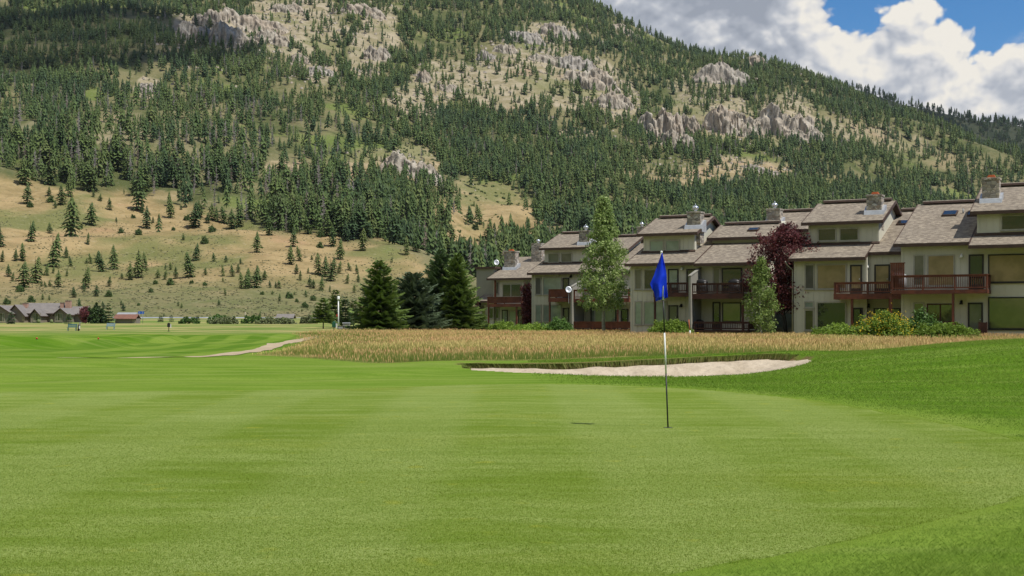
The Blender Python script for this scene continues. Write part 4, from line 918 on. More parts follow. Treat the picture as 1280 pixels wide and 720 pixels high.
# big spruces: whorls of drooping boughs with needle sprays
def spruce(label, px, Y, height, rad, seed, tone, name='spruce_tree', bare=.02, group='big spruces beside the townhouses', dens=1.0):
    r = np.random.default_rng(seed); root = empty(name, at(px, Y)); tag(root, label, 'spruce' if 'spruce' in name else 'pine', group)
    t_ = MB(); t_.tube([(0, 0, -.2), (.03, 0, height*.5), (0, .02, height*.99)], [height*.022, height*.012, .012], 8)
    Vq = []; whorls = int(height/.21*dens)
    for k in range(whorls):
        t = (k+r.random()*.6)/whorls; z = height*(bare+(1-bare)*t); L0 = rad*1.18*(1-t)**.68*(1.0 if t > .06 else .85)+.14
        nb_ = int(8*(1-t)+5)
        for j in range(nb_):
            a = 6.283*(j+r.uniform(-.4, .4))/nb_+k*.9; L = L0*r.uniform(.62, 1.2); d = np.array([math.cos(a), math.sin(a), 0]); sd_ = np.array([-d[1], d[0], 0])
            sl = r.uniform(-.30, .02)+.55*t; tipup = .22
            if L > .5 and r.random() < .5: t_.tube([(0, 0, z), tuple(d*L*.9+np.array([0, 0, z+sl*L*.9]))], [.022, .006], 4, cap=False)
            ns = max(3, int(L/.115))
            for i in range(ns):
                s = (i+.6)/ns; p = d*L*s+np.array([0, 0, z+sl*L*s+tipup*L*max(0, s-.6)**1.5])
                for sg in (-1, 1, 0):
                    wl = (.22+.42*L*(1-s)**.8*.75)*r.uniform(.7, 1.2)
                    if sg == 0: e = d*.16+np.array([0, 0, r.uniform(.02, .12)]); wd_ = sd_*.07
                    else: e = (sd_*sg*.8+d*.55)*wl+np.array([0, 0, -wl*r.uniform(.10, .42)]); wd_ = d*.075+np.array([0, 0, .05])
                    Vq.append([p-wd_, p+wd_, p+e+wd_*.3, p+e-wd_*.3])
    Vq = np.array(Vq).reshape(-1, 3)
    t_.build('trunk', M['bark'], root, True)
    link_mesh('crown', np_mesh('crown', Vq, np.arange(len(Vq)).reshape(-1, 4), [tone]), root); return root
M['sp_blue'] = leaf_mat('blue_spruce_needles', [(.07, .11, .06), (.115, .16, .085), (.16, .21, .115)], .18)
M['sp_green'] = leaf_mat('green_spruce_needles', [(.075, .125, .03), (.125, .185, .042), (.18, .245, .065)], .18)
M['sp_dark'] = leaf_mat('dark_spruce_needles', [(.055, .095, .04), (.09, .14, .055), (.13, .185, .075)], .18)
spruce('leftmost big spruce, bright green, standing apart left of the others', 475, 118, 6.6, 2.45, 501, M['sp_green'])
spruce('squat bluish spruce low between the leftmost and the tallest', 516, 123, 5.8, 3.3, 503, M['sp_blue'])
spruce('tallest big spruce, dark, in the middle of the group', 551, 128, 8.3, 2.9, 505, M['sp_dark'])
spruce('rightmost big spruce, next to the left end townhouse', 572, 126, 7.8, 2.3, 507, M['sp_green'])
spruce('loose limbed pine left of the white utility pole', 404, 205, 5.0, 1.8, 511, M['sp_green'], 'pine_tree', .22, 'pines around the white utility pole', .6)
spruce('tallest pine right behind the white utility pole', 419, 222, 6.6, 1.6, 513, M['sp_green'], 'pine_tree', .15, 'pines around the white utility pole', .6)
spruce('slim dark pine just right of the white utility pole', 431.5, 212, 5.2, 1.2, 515, M['sp_dark'], 'pine_tree', .1, 'pines around the white utility pole', .6)
spruce('pale yellow green pine between the utility pole and the spruces', 442, 228, 4.9, 1.4, 517, M['willow'], 'pine_tree', .2, 'pines around the white utility pole', .6)
# plants by the far house and the shed
broadleaf('purple_tree', 'small purple leaved tree between the grey house and the red roofed shed', 'tree', at(107, 322), 4.0, 1.6, lambda t: max(.2, math.sin(math.pi*min(1, t/1.02))), M['plum'], 90, 16, .22, M['bark'], .1, .12, 91, clr=.6)
shrub('leafy_tree', 'large round green tree between the purple tree and the shed', 121, 316, 4.6, 4.3, M['dkgreen'], 93, 'trees by the far houses', 170, .22, cat='tree')
spruce('narrow green spruce just left of the red roofed shed', 136, 314, 5.0, 1.2, 521, M['sp_dark'], 'spruce_tree', .03, 'trees by the far houses', .5)
for px, Y, h, lab in ((14, 300, 2.9, 'small bluish spruce in front of the leftmost gable'), (86, 300, 2.5, "small green spruce in front of the grey house's right end"), (201, 345, 1.9, 'tiny spruce on the road verge right of the blue sign'), (214, 347, 1.9, 'tiny bluish spruce on the road verge, second right of the blue sign'), (247, 350, 1.8, 'tiny spruce on the road verge halfway to the pale pole'), (318, 352, 2.2, 'tiny dark spruce on the road verge right of the pale pole')):
    spruce(lab, px, Y, h, h*.3, int(px)+900, M['sp_blue'] if 'bluish' in lab else M['sp_dark'], 'spruce_tree', .03, 'little spruces by the far houses', .6)
# ------------------------------------------------------------------ the townhouses
THETA = math.radians(27)
class House:
    def __init__(s, name, label, px, Y, zg, group='townhouses along the course', theta=THETA):
        s.e1 = np.array([math.cos(theta), -math.sin(theta)]); s.e2 = np.array([math.sin(theta), math.cos(theta)])
        s.O = np.array([(px-640)*Y/F, Y]); s.zg = zg
        s.root = empty(name, (s.O[0], s.O[1], zg), -theta); tag(s.root, label, 'house', group)
    def ray(s, px, py): return np.array([(px-640)/F, 1.0]), (400-py)/F
    def hit(s, px, py, d):
        r, rz = s.ray(px, py); t = (d+s.O@s.e2)/(r@s.e2); p = t*r-s.O
        return float(p@s.e1), H+t*rz-s.zg
    def s_(s, px, d): return s.hit(px, 400, d)[0]
    def z_(s, px, py, d): return s.hit(px, py, d)[1]
    def slope(s, px, py, de, ze, p):
        """where the line of sight meets the plane z = ze + p*(d-de): returns s, d, z"""
        r, rz = s.ray(px, py); a = r@s.e2; b = s.O@s.e2
        t = (ze-p*(b+de)-(H-s.zg))/(rz-p*a); q = t*r-s.O
        return float(q@s.e1), float(q@s.e2), H+t*rz-s.zg
    # ---- parts
    def wall(s, s0, s1, prof, name='wall', mat='wall', battens=True, d=None, step=.41):
        mb = MB(); mb.prism(prof, s0, s1)
        if battens:
            d = min(q[0] for q in prof) if d is None else d
            ztop = max(q[1] for q in prof if abs(q[0]-d) < .02); zb = min(q[1] for q in prof)
            k = s0+.12
            while k < s1-.1: mb.box(k, k+.045, d-.022, d+.01, zb, ztop-.03); k += step
            mb.box(s0-.03, s0+.10, d-.028, d+.02, zb, ztop-.02); mb.box(s1-.10, s1+.03, d-.028, d+.02, zb, ztop-.02)
        return mb.build(name, M[mat], s.root)
    def roof(s, s0, s1, d0, z0, d1, z1, d2=None, z2=None, th=.17, name='roof', cap=False, gut=True):
        mb = MB(); prof = [(d0, z0), (d1, z1)]; tops = [0]
        if d2 is not None: prof.append((d2, z2)); tops.append(0)
        low = [(a, b-th) for a, b in prof[::-1]]
        n = len(prof); tops = [0]*(n-1)+[1]*(n+1)
        mb.prism(prof+low, s0, s1, 1, tops)
        mb.box(s0-.015, s1+.015, d0-.05, d0+.03, z0-th-.05, z0+.012, 1)                       # fascia board and gutter
        for q in (s0, s1):                                                                     # barge boards
            for (a, b), (c, e) in zip(prof[:-1], prof[1:]):
                mb.add([(q-.025, a, b-th-.06), (q+.025, a, b-th-.06), (q+.025, a, b+.02), (q-.025, a, b+.02), (q-.025, c, e-th-.06), (q+.025, c, e-th-.06), (q+.025, c, e+.02), (q-.025, c, e+.02)],
                       [(0,1,2,3), (7,6,5,4), (0,4,5,1), (3,2,6,7), (0,3,7,4), (1,5,6,2)], 1)
        o = mb.build(name, [M['shingle'], M['fascia']], s.root)
        if cap:
            c = MB(); m0, m1 = s0+(s1-s0)*.08, s1-(s1-s0)*.05; c.prism([(d1-.34, z1+.02), (d1-.30, z1+.17), (d1, z1+.24), (d1+.30, z1+.17), (d1+.34, z1+.02)], m0, m1, 1, [1, 0, 0, 1, 1]); c.build('ridge_vent', [M['shingle'], M['fascia']], o)
        return o
    def chimney(s, px0, px1, pyt, pyb, de, ze, p, cap='orange', depth=.95, roof=None, pyf=None):
        q0, d, zb = s.slope((px0+px1)/2, pyb, de, ze, p); s0, s1 = s.s_(px0, d), s.s_(px1-1.5, d); zt = s.z_(px0, pyt, d)
        mb = MB(); mb.box(s0, s1, d, d+depth, zb-1.2, zt); mb.box(s0-.05, s1+.05, d-.05, d+depth+.05, zt-.14, zt+.01)
        o = mb.build('chimney', M['stone'], s.root, bevel=.02)
        f = MB(); f.prism([(d-.16, zb-.06), (d-.06, zb+.24), (d+depth*.5, zb+.44+p*depth*.5), (d+depth+.05, zb+.40+p*depth), (d+depth+.05, zb-.3), (d-.1, zb-.3)], s0-.16, s1+.18); f.build('flashing', M['flash'], o)
        m, dm = (s0+s1)/2, d+depth/2; c = MB()
        if cap == 'orange':
            c.box(m-.26, m+.26, dm-.2, dm+.2, zt, zt+.13); c.box(m-.2, m+.2, dm-.15, dm+.15, zt+.13, zt+.22); c.build('chimney_cap', M['orange'], o)
        else:
            c.tube([(m, dm, zt), (m, dm, zt+.25)], .13, 10); c.ball((m, dm, zt+.34), (.27, .27, .2)); c.tube([(m, dm, zt+.5), (m, dm, zt+.68)], [.05, .02], 6); c.build('chimney_cap', M['capmetal'], o, True)
    def win(s, px0, py0, px1, py1, d, glass='p_dark', fr='trim', mull=(), name='window', label=None, sill=True):
        pm = (px0+px1)/2; s0, s1 = s.s_(px0, d), s.s_(px1, d); z1, z0 = s.z_(pm, py0, d), s.z_(pm, py1, d); w = .085 if name == 'window' else .11
        mb = MB(); a, b = d-.075, d+.03
        mb.box(s0-w*.5, s0+w*.5, a, b, z0-w*.5, z1+w*.5); mb.box(s1-w*.5, s1+w*.5, a, b, z0-w*.5, z1+w*.5)
        mb.box(s0+w*.5, s1-w*.5, a, b, z1-w*.5, z1+w*.5); mb.box(s0+w*.5, s1-w*.5, a, b, z0-w*.5, z0+w*.5)
        if sill and name == 'window': mb.box(s0-w, s1+w, a-.05, b, z0-w*.5-.05, z0-w*.5-.002)
        for k in mull: m = s0+(s1-s0)*k; mb.box(m-.045, m+.045, a+.01, b, z0+w*.5, z1-w*.5)
        o = mb.build(name, M[fr], s.root)
        p = MB(); p.box(s0+w*.5, s1-w*.5, d-.045, d+.02, z0+w*.5, z1-w*.5); p.build('pane', M[glass], o)
        if label: o['label'] = label
        return o
    def door(s, px0, py0, px1, py1, d, glass='p_grey', fr='dark_frame'):
        o = s.win(px0, py0, px1, py1, d, glass, fr, name='door', sill=False)
        s0, s1 = s.s_(px0, d), s.s_(px1, d); z0 = s.z_(px0, py1, d); h = MB()
        h.box(s0+.055, s1-.055, d-.062, d-.01, z0+.05, z0+.35); h.build('kick_panel', M[fr], o)
        k = MB(); k.ball((s1-.12, d-.10, z0+1.0), .035); k.build('handle', M['capmetal'], o, True); return o
    def lamp(s, px, py, d, mat='white'):
        a, z = s.hit(px, py, d); mb = MB(); mb.box(a-.07, a+.07, d-.05, d+.01, z-.1, z+.16); mb.tube([(a, d-.04, z+.1), (a, d-.2, z+.12), (a, d-.24, z+.06)], .03, 6)
        mb.tube([(a, d-.24, z-.12), (a, d-.24, z+.08)], [.13, .07], 10); mb.build('wall_lamp', M[mat], s.root, True)
    def deck(s, px0, px1, py_rail, py_floor, py_bot, df, db, solid=False, ends=(1, 1), step=.135, mat='redwood', name='deck', posts=()):
        pm = (px0+px1)/2; s0, s1 = s.s_(px0, df), s.s_(px1, df); zr, zf, zb = s.z_(pm, py_rail, df), s.z_(pm, py_floor, df), s.z_(pm, py_bot, df)
        mb = MB(); mb.box(s0, s1, df+.05, db, zf-.09, zf, 1); mb.box(s0-.02, s1+.02, df-.01, df+.045, zb, zf+.02, 0); mb.box(s0-.02, s0+.04, df+.05, db, zb, zf+.02, 0); mb.box(s1-.04, s1+.02, df+.05, db, zb, zf+.02, 0)
        k = s0+.5
        while k < s1-.3: mb.box(k, k+.05, df+.06, db, zb+.06, zf-.1, 0); k += .6
        o = mb.build(name, [M[mat], M['deckfloor']], s.root)
        def rail(along, a0, a1, c):
            r = MB()
            def bx(u0, u1, v0, v1, z0, z1):
                if along: r.box(u0, u1, c+v0, c+v1, z0, z1)
                else: r.box(c+v0, c+v1, u0, u1, z0, z1)
            bx(a0, a1, -.07, .07, zr-.05, zr); bx(a0, a1, -.02, .02, zr-.16, zr-.052); bx(a0, a1, -.02, .02, zf+.10, zf+.19)
            L = a1-a0; n = max(1, int(round(L/1.9)))
            for i in range(n+1): q = a0+L*i/n; q = min(max(q, a0+.05), a1-.05); bx(q-.05, q+.05, -.05, .05, zf+.022, zr-.052)
            q = a0+.1; wd = .118 if solid else .042; stp = .125 if solid else step
            while q < a1-.1: bx(q, q+wd, -.018, .018, zf+.19, zr-.16); q += stp
            r.build('railing', M[mat], o)
        rail(True, s0, s1, df+.06)
        if ends[0]: rail(False, df+.14, db-.05, s0+.05)
        if ends[1]: rail(False, df+.14, db-.05, s1-.05)
        for q in posts:
            a = s.s_(q, df); p = MB(); p.box(a-.075, a+.075, df+.06, df+.21, -.4, zb+.1); p.build('post', M[mat], s.root)
        return o
    def skylight(s, px, py, w, de, ze, p, glass='p_dark', l=.55):
        a, d, z = s.slope(px, py, de, ze, p); mb = MB(); mb.prism([(d-l, z-l*p-.1), (d-l, z-l*p+.14), (d+l, z+l*p+.14), (d+l, z+l*p-.1)], a-w*.5, a+w*.5)
        o = mb.build('skylight', M['fascia'], s.root); g = MB(); g.prism([(d-l+.07, z-(l-.07)*p+.13), (d-l+.07, z-(l-.07)*p+.155), (d+l-.07, z+(l-.07)*p+.155), (d+l-.07, z+(l-.07)*p+.13)], a-w*.5+.07, a+w*.5-.07); g.build('pane', M[glass], o)
    def clerestory(s, px0, px1, py_base, py_eave, rpx, rpy, main, wins=(), glass='p_dark', ext=.55, back=.55, sext=None, cap=True, p=.36, fr='trim'):
        de, ze, pm_ = main; pm = (px0+px1)/2
        _, dc, zc = s.slope(pm, py_base, de, ze, pm_); s0, s1 = s.s_(px0, dc), s.s_(px1, dc)
        ee = dc-ext; zz = s.z_(pm, py_eave, ee); _, dr, zr = s.slope(rpx, rpy, ee, zz, p); dr = max(dr, dc+1.2)
        zr = zz+p*(dr-ee); db = dr+(dr-ee)*back; zb = zr-p*(db-dr)
        zw = zz+p*(dc-ee)-.16
        s.wall(s0, s1, [(dc, zc-.6), (dc, zw), (dr, zr-.18), (db-ext*.6, zb+p*ext*.6-.18), (db-ext*.6, zc-.6)], 'clerestory_wall')
        s.roof(s0-.42, s1+.42, ee, zz, dr, zr, db, zb, cap=cap)
        f = MB(); f.prism([(dc-.14, zc-.05-.14*pm_), (dc-.14, zc+.10-.14*pm_), (dc-.024, zc+.16), (dc-.024, zc-.1)], s0-.2, s1+.1); f.build('base_flashing', M['fascia'], s.root)
        for w in wins: s.win(*w, dc, glass, fr)
        return dict(dc=dc, ee=ee, zz=zz, p=p, dr=dr, zr=zr)
P_ = .36
# ---- right end building
h = House('townhouse', 'right end townhouse with two brown decks and a stone chimney, nearest to the viewer', 1060, 92, float(ground_z(np.array([24.15]), np.array([92.]))[0]))
ze = h.z_(1030, 322.3, -.6); MA = (-.6, ze, P_)
_, dR, zR = h.slope(1150, 263, *MA)
sL, sM, sR = h.s_(993, 0), h.s_(1083, 0), h.s_(1127, 0)
_, dE2, zE2 = h.slope(1103, 315, *MA)
h.wall(sL, sM, [(0, -.5), (0, ze+.6*P_-.2), (dR, zR-.22), (dR+4, zR-1.6), (dR+4, -.5)])
h.wall(sM+.003, sR+1.2, [(.7, -.5), (.7, ze+1.3*P_-.2), (dR, zR-.22), (dR+3.9, zR-1.56), (dR+3.9, -.5)], battens=True)
h.roof(h.s_(985, -.6), sM+.02, -.6, ze, dR, zR, dR+4.3, zR-1.5)
h.roof(sM+.07, sR+3.4, dE2, zE2, dR, zR, dR+4.3, zR-1.5, cap=True)
c1 = h.clerestory(1011, 1098, 305.5, 276.8, 1079, 252.3, MA, [(1023, 286, 1045, 301), (1050, 285.4, 1073, 300.6)])
h.chimney(1083, 1103.5, 243.5, 267.5, c1['ee'], c1['zz'], c1['p'])
h.win(1006.7, 331, 1017.7, 361, 0, 'p_grey'); h.win(1021.7, 331, 1057.7, 361, 0, 'p_tan', label='wide window with tan blinds drawn'); h.door(1063.7, 332, 1076.7, 366.5, 0, 'p_tan')
h.door(1094, 331.5, 1111.7, 366.5, .7, 'p_tan'); h.lamp(1085, 333.5, .7)
h.win(1006.3, 377.4, 1017, 384.2, 0, 'p_teal'); h.win(1006.3, 387.5, 1017, 412.5, 0, 'p_green'); h.win(1021.7, 378, 1057.3, 411.6, 0, 'p_dark', label='large dark window reflecting the course')
h.door(1066.7, 385.7, 1077.7, 414, 0, 'p_dark'); h.win(1093, 386, 1125, 402, .7, 'p_green', 'dark_frame', (.5,)); h.lamp(1086, 382.5, .7, 'black')
h.deck(1042.3, 1127, 352.2, 367.2, 374, -1.7, .68, posts=(1064.5, 1112), ends=(1, 0))
h.skylight(1130, 279.5, 1.0, *MA, l=.45)
# projecting right half
f2 = -2.2; s2L = h.s_(1127, f2); s2R = s2L+17
ze2 = h.z_(1163, 303.8, f2-.6); MB2 = (f2-.6, ze2, P_)
_, dR2, zR2 = h.slope(1200, 253.5, *MB2); sMid = h.s_(1213, f2)
h.wall(s2L, s2R, [(f2, -.5), (f2, ze2+.6*P_-.26), (dR2, zR2-.22), (dR2+4, zR2-1.6), (dR2+4, -.5)])
h.roof(h.s_(1117, f2-.6), sMid, f2-.6, ze2, dR2, zR2, dR2+4.2, zR2-1.5, cap=True)
_, dL2, zL2 = h.slope(1245, 307, *MB2)
d_low = f2-1.35; zl = ze2-.75*P_
h.roof(sMid+.06, s2R+.5, d_low, zl, dR2, zl+P_*(dR2-d_low), dR2+4.2, zl+P_*(dR2-d_low)-1.5)
c2 = h.clerestory(1222, 1420, 291.5, 260.5, 1262, 232.5, (d_low, zl, P_), [(1252, 269, 1288, 287)], back=.6)
h.chimney(1227.5, 1250.5, 222.5, 253.0, c2['ee'], c2['zz'], c2['p'])
h.skylight(1187.5, 268, 1.0, *MB2); h.skylight(1217, 268, .8, *MB2)
pp = h.slope(1204, 266.5, *MB2); v = MB(); v.tube([(pp[0], pp[1], pp[2]-.1), (pp[0], pp[1], pp[2]+.32)], .06, 8); v.build('vent_pipe', M['grey'], h.root, True)
h.win(1142.7, 319.2, 1155.3, 342.7+14, f2, 'p_grey'); h.win(1160, 319.2, 1192.7, 357, f2, 'p_tan', label='wide window with tan blinds drawn'); h.lamp(1202.5, 320, f2)
h.door(1212, 319, 1228.7, 362, f2, 'p_dark'); h.win(1236, 318.3, 1290, 352.5, f2, 'p_tan', fr='dark_frame', label='large window with mottled tan blind'); h.win(1296, 318, 1330, 352, f2, 'p_tan')
h.win(1142.7, 379, 1154.7, 396, f2, 'p_green'); h.win(1159.5, 380.3, 1191.7, 402.5, f2, 'p_green', 'redwood_dark', (.5,)); h.lamp(1202, 378.3, f2, 'black')
h.door(1211, 379.3, 1227.7, 418, f2, 'p_grey'); h.win(1236, 372, 1292, 411, f2, 'p_green', 'black', label='very large window with painted green reflection'); h.win(1300, 372, 1340, 411, f2, 'p_green', 'black')
h.deck(1114.5, 1234, 343.3, 362.5, 367.2, f2-2.0, f2-.05, posts=(1191, 1113.5))
pv = MB(); a0, a1 = h.s_(1113, f2-1.9), h.s_(1130.5, f2-1.9); z0, z1 = h.z_(1121, 362, f2-1.9), h.z_(1121, 329.3, f2-1.9)
for k in range(8): q = a0+(a1-a0)*k/8; pv.box(q, q+(a1-a0)/8-.012, f2-1.85, f2-1.81, z0, z1)
pv.box(a0-.05, a1+.05, f2-1.88, f2-1.78, z1, z1+.06); pv.build('privacy_screen', M['redwood'], h.root)
bx = MB(); a0, a1 = h.s_(1223, f2-1.2), h.s_(1232, f2-1.2); bx.box(a0, a0+.12, f2-1.2, f2-1.08, -.4, h.z_(1225, 402, f2-1.2)); bx.box(a0+.13, a1, f2-1.16, f2-1.1, -.1, h.z_(1225, 403, f2-1.2)); bx.box(a1+.005, a1+.1, f2-1.2, f2-1.08, -.4, h.z_(1225, 402.5, f2-1.2)); bx.build('gate_panel', M['redwood_dark'], h.root)
lw = MB(); a0, a1 = h.s_(1159, f2-.9), h.s_(1197, f2-.9); zt = h.z_(1175, 403.5, f2-.9)
k = a0
while k < a1: lw.box(k, k+.11, f2-.92, f2-.88, 0, zt); k += .125
lw.box(a0, a1, f2-.96, f2-.84, zt, zt+.06); lw.build('patio_railing', M['redwood_dark'], h.root)
dn = MB(); q = h.s_(991, -.1); dn.tube([(q-.42, -.62, ze-.2), (q-.3, -.4, ze-.5), (q-.02, -.1, ze-.8), (q-.02, -.1, 0)], .05, 6); dn.build('downspout', M['trim'], h.root, True)
RB = h
# ---- linking wing behind the plum tree
h = House('townhouse', 'recessed townhouse wing half hidden behind the burgundy plum tree', 965, 104, .42)
ze3 = h.z_(965, 326, -.5); M3 = (-.5, ze3, P_)
h.wall(h.s_(938, 0), h.s_(1003, 0), [(0, -.5), (0, ze3), (6, ze3+2.0), (9, ze3+1.0), (9, -.5)])
_, d3, z3 = h.slope(985, 303, *M3)
h.roof(h.s_(930, -.5), h.s_(1010, -.5), -.5, ze3, 7, ze3+7.5*P_)
c = h.clerestory(953, 1010, 303.5, 287, 985, 264.7, M3, (), back=.6)
h.chimney(958, 976.5, 261, 281.5, c['ee'], c['zz'], c['p'], 'metal')
h.win(963, 391.5, 991, 410, 0, 'p_teal'); h.win(955, 338, 975, 360, 0, 'p_grey')
# ---- second building
h = House('townhouse', 'townhouse behind the blue flag with pale fin wall between its two decks', 830, 103, float(ground_z(np.array([12.2]), np.array([103.]))[0]))
ze = h.z_(825, 328.9, -.6); MM = (-.6, ze, P_)
_, dR, zR = h.slope(915, 283, *MM)
sL, sM, sR = h.s_(788.6, 0), h.s_(871, 0), h.s_(940, 0)
h.wall(sL, sR+.6, [(0, -.5), (0, ze+.6*P_-.22), (dR, zR-.22), (dR+4, zR-1.6), (dR+4, -.5)])
h.roof(h.s_(781, -.6), sM, -.6, ze, dR, zR, dR+4.3, zR-1.5)
zd = ze-.1
h.roof(sM+.06, sR+1.2, -.88, ze-.28*P_, dR, zR+.0, dR+4.25, zR-1.48)
c = h.clerestory(805, 868, 315.2, 291.2, 862, 271.4, MM, [(812.8, 301, 829.4, 314), (832.5, 300.6, 849.4, 313.6)], 'p_teal')
h.chimney(858.5, 877, 264.8, 285.5, c['ee'], c['zz'], c['p'], 'metal')
# the roof step on the right: upper slab and shaded strip of wall below it
_, ds, zs = h.slope(918, 303.5, *MM); zst = h.z_(918, 296.5, ds-.5)
u0, u1 = h.s_(886, ds), h.s_(962, ds)
h.wall(u0+.3, u1, [(ds, zs-.5), (ds, zst+.02), (ds+5, zst+1.6), (ds+5, zs-.5)], 'upper_wall', battens=False)
_, dt, zt = h.slope(925, 280.5, ds-.5, zst, P_); h.roof(u0, u1+.3, ds-.5, zst, dt, zst+P_*(dt-ds+.5), dt+2.5, zst+P_*(dt-ds+.5)-.9, cap=True)
h.skylight(942, 288, .9, ds-.5, zst, P_, l=.35)
h.win(794, 337, 802, 361.4, 0, 'p_grey'); h.win(805.5, 337, 832, 361.4, 0, 'p_dark'); h.door(836, 337, 847.5, 365, 0, 'p_teal'); h.lamp(853.5, 335.8, 0); h.door(859, 337, 872, 365, 0, 'p_dark')
h.win(794, 377, 802, 405.6, 0, 'p_teal'); h.win(805.5, 377.3, 833.4, 405.4, 0, 'p_teal', label='large window with pale blind'); h.door(836.5, 382.3, 847, 412, 0, 'p_grey'); h.lamp(852, 382.2, 0, 'black')
h.win(891.7, 335.3, 900, 353.5+11, 0, 'p_grey'); h.door(903, 335.8, 927, 365.5, 0, 'p_dark'); h.door(891.7, 378.3, 900, 411, 0, 'p_dark'); h.win(903.6, 378.8, 926, 402, 0, 'p_green', 'dark_frame')
h.deck(817, 860, 353.2, 366, 371, -1.5, -.04, mat='redwood_dark', posts=(818,), ends=(1, 0))
h.deck(864.2, 929, 353.6, 367.2, 373.6, -2.3, -.04, mat='redwood_dark', posts=(928,), ends=(0, 1))
h.deck(867, 936, 402, 413.0, 414.6, -2.3, -.04, mat='redwood_dark', ends=(0, 1), name='patio_deck')
fw = MB(); df = -2.6; a0 = h.s_(860.8, df); zc0, zc1 = h.z_(861, 345.5, df), h.z_(882, 335.2, 0)
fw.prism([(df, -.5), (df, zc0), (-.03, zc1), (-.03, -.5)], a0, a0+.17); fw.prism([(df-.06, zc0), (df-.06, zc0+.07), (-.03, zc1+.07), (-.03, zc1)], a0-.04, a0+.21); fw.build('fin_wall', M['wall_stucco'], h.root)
for px, py in ((877, 362), (918, 362)):     # covered grills on the upper decks
    a, z = h.hit(px, 366.8, -1.0); g = MB(); g.ball((a, -1.0, z+.85), (.52, .32, .30)); g.box(a-.42, a+.42, -1.25, -.75, z+.02, z+.85); o = g.build('barbecue_grill', M['black'], None, True)
    o.matrix_world = h.root.matrix_world if False else Matrix.Translation((h.O[0], h.O[1], h.zg)) @ Matrix.Rotation(-THETA, 4, 'Z'); tag(o, 'covered black grill on the deck right of the fin wall, ' + ('next to the wall' if px < 900 else 'at the far end'), 'grill', 'covered grills on decks')
SB = h
def standing(hs, name, label, cat, px, py, d, mb, mats, smooth=False, group=None):
    """an object of its own, set down in a house's frame: its mesh is built round the origin"""
    a, z = hs.hit(px, py, d); p = hs.O+a*hs.e1+d*hs.e2; o = mb.build(name, mats, None, smooth); o.location = (p[0], p[1], z+hs.zg); o.rotation_euler = (0, 0, -THETA); tag(o, label, cat, group); return o
mb = MB(); mb.ball((0, 0, .62), (.5, .3, .25)); mb.box(-.4, .4, -.24, .24, 0, .6); standing(SB, 'barbecue_grill', 'covered black grill on the ground floor patio beside the fin wall', 'grill', 873, 413, -1.0, mb, M['black'], True, 'covered grills on decks')
mb = MB(); mb.ball((0, 0, .86), (.55, .32, .28)); mb.box(-.45, .45, -.26, .26, 0, .85); standing(RB, 'barbecue_grill', 'grey covered grill on the right deck beside the red wood screen', 'grill', 1124, 362, f2-1.2, mb, M['grey'], True, 'covered grills on decks')
# ---- third building
h = House('townhouse', 'middle townhouse partly hidden by the tall aspen, with a satellite dish on its fin wall', 700, 128, float(ground_z(np.array([4.8]), np.array([128.]))[0]))
ze = h.z_(695, 340.5, -.6); MM = (-.6, ze, P_)
_, dR, zR = h.slope(745, 306, *MM)
sL, sR = h.s_(665, 0), h.s_(790, 0)
h.wall(sL, sR, [(0, -.5), (0, ze+.6*P_-.22), (dR, zR-.22), (dR+4, zR-1.6), (dR+4, -.5)])
h.roof(h.s_(659, -.6), sR+.4, -.6, ze, dR, zR, dR+4.3, zR-1.5)
c = h.clerestory(681, 733, 329.2, 309.4, 722, 291.5, MM, [(685.6, 316.8, 699, 328), (701.8, 316.6, 714.8, 327.8)], 'p_grey')
h.chimney(723.5, 738, 288.3, 306, c['ee'], c['zz'], c['p'], 'metal')
_, ds, zs = h.slope(768, 318, *MM); zst = h.z_(768, 312, ds-.5)
h.wall(h.s_(740, ds), h.s_(783, ds), [(ds, zs-.5), (ds, zst+.02), (ds+4, zst+1.2), (ds+4, zs-.5)], 'upper_wall', battens=False)
h.roof(h.s_(738, ds-.5), h.s_(785, ds-.5), ds-.5, zst, ds+4, zst+4.5*P_, ds+6.5, zst+3.2*P_, cap=True)
h.skylight(747, 306, .9, ds-.5, zst, P_, 'p_teal', l=.4)
h.win(669.7, 347, 676.4, 368, 0, 'p_grey'); h.win(679.4, 347, 701.7, 368, 0, 'p_teal'); h.door(704, 348, 711, 373, 0, 'p_dark')
h.win(670, 381.3, 676.7, 402, 0, 'p_teal'); h.win(679.4, 381.3, 701.7, 402, 0, 'p_teal'); h.door(704, 385.5, 711, 410, 0, 'p_grey'); h.lamp(714, 345.5, 0, 'black')
h.door(739, 385, 770, 411, 0, 'p_teal'); h.win(735, 350, 760, 368, 0, 'p_grey'); h.door(777, 387, 785, 411, 0, 'p_dark')
h.deck(685.6, 713, 361.4, 372.5, 377.3, -1.8, -.04, solid=True, posts=(686.5,), ends=(1, 0))
h.deck(717, 786, 361.6, 373, 377.8, -2.6, -.04, posts=(771.7,), ends=(0, 1))
h.deck(717, 788, 401.9, 411.3, 413, -2.6, -.04, ends=(0, 1), name='patio_deck', solid=True)
fw = MB(); df = -2.9; a0 = h.s_(713.2, df); zc0, zc1 = h.z_(713, 359, df), h.z_(728, 349.5, 0)
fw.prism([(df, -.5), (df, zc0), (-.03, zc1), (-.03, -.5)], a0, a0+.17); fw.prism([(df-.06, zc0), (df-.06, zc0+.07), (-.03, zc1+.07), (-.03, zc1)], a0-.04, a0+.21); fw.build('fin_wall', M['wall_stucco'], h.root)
TB = h
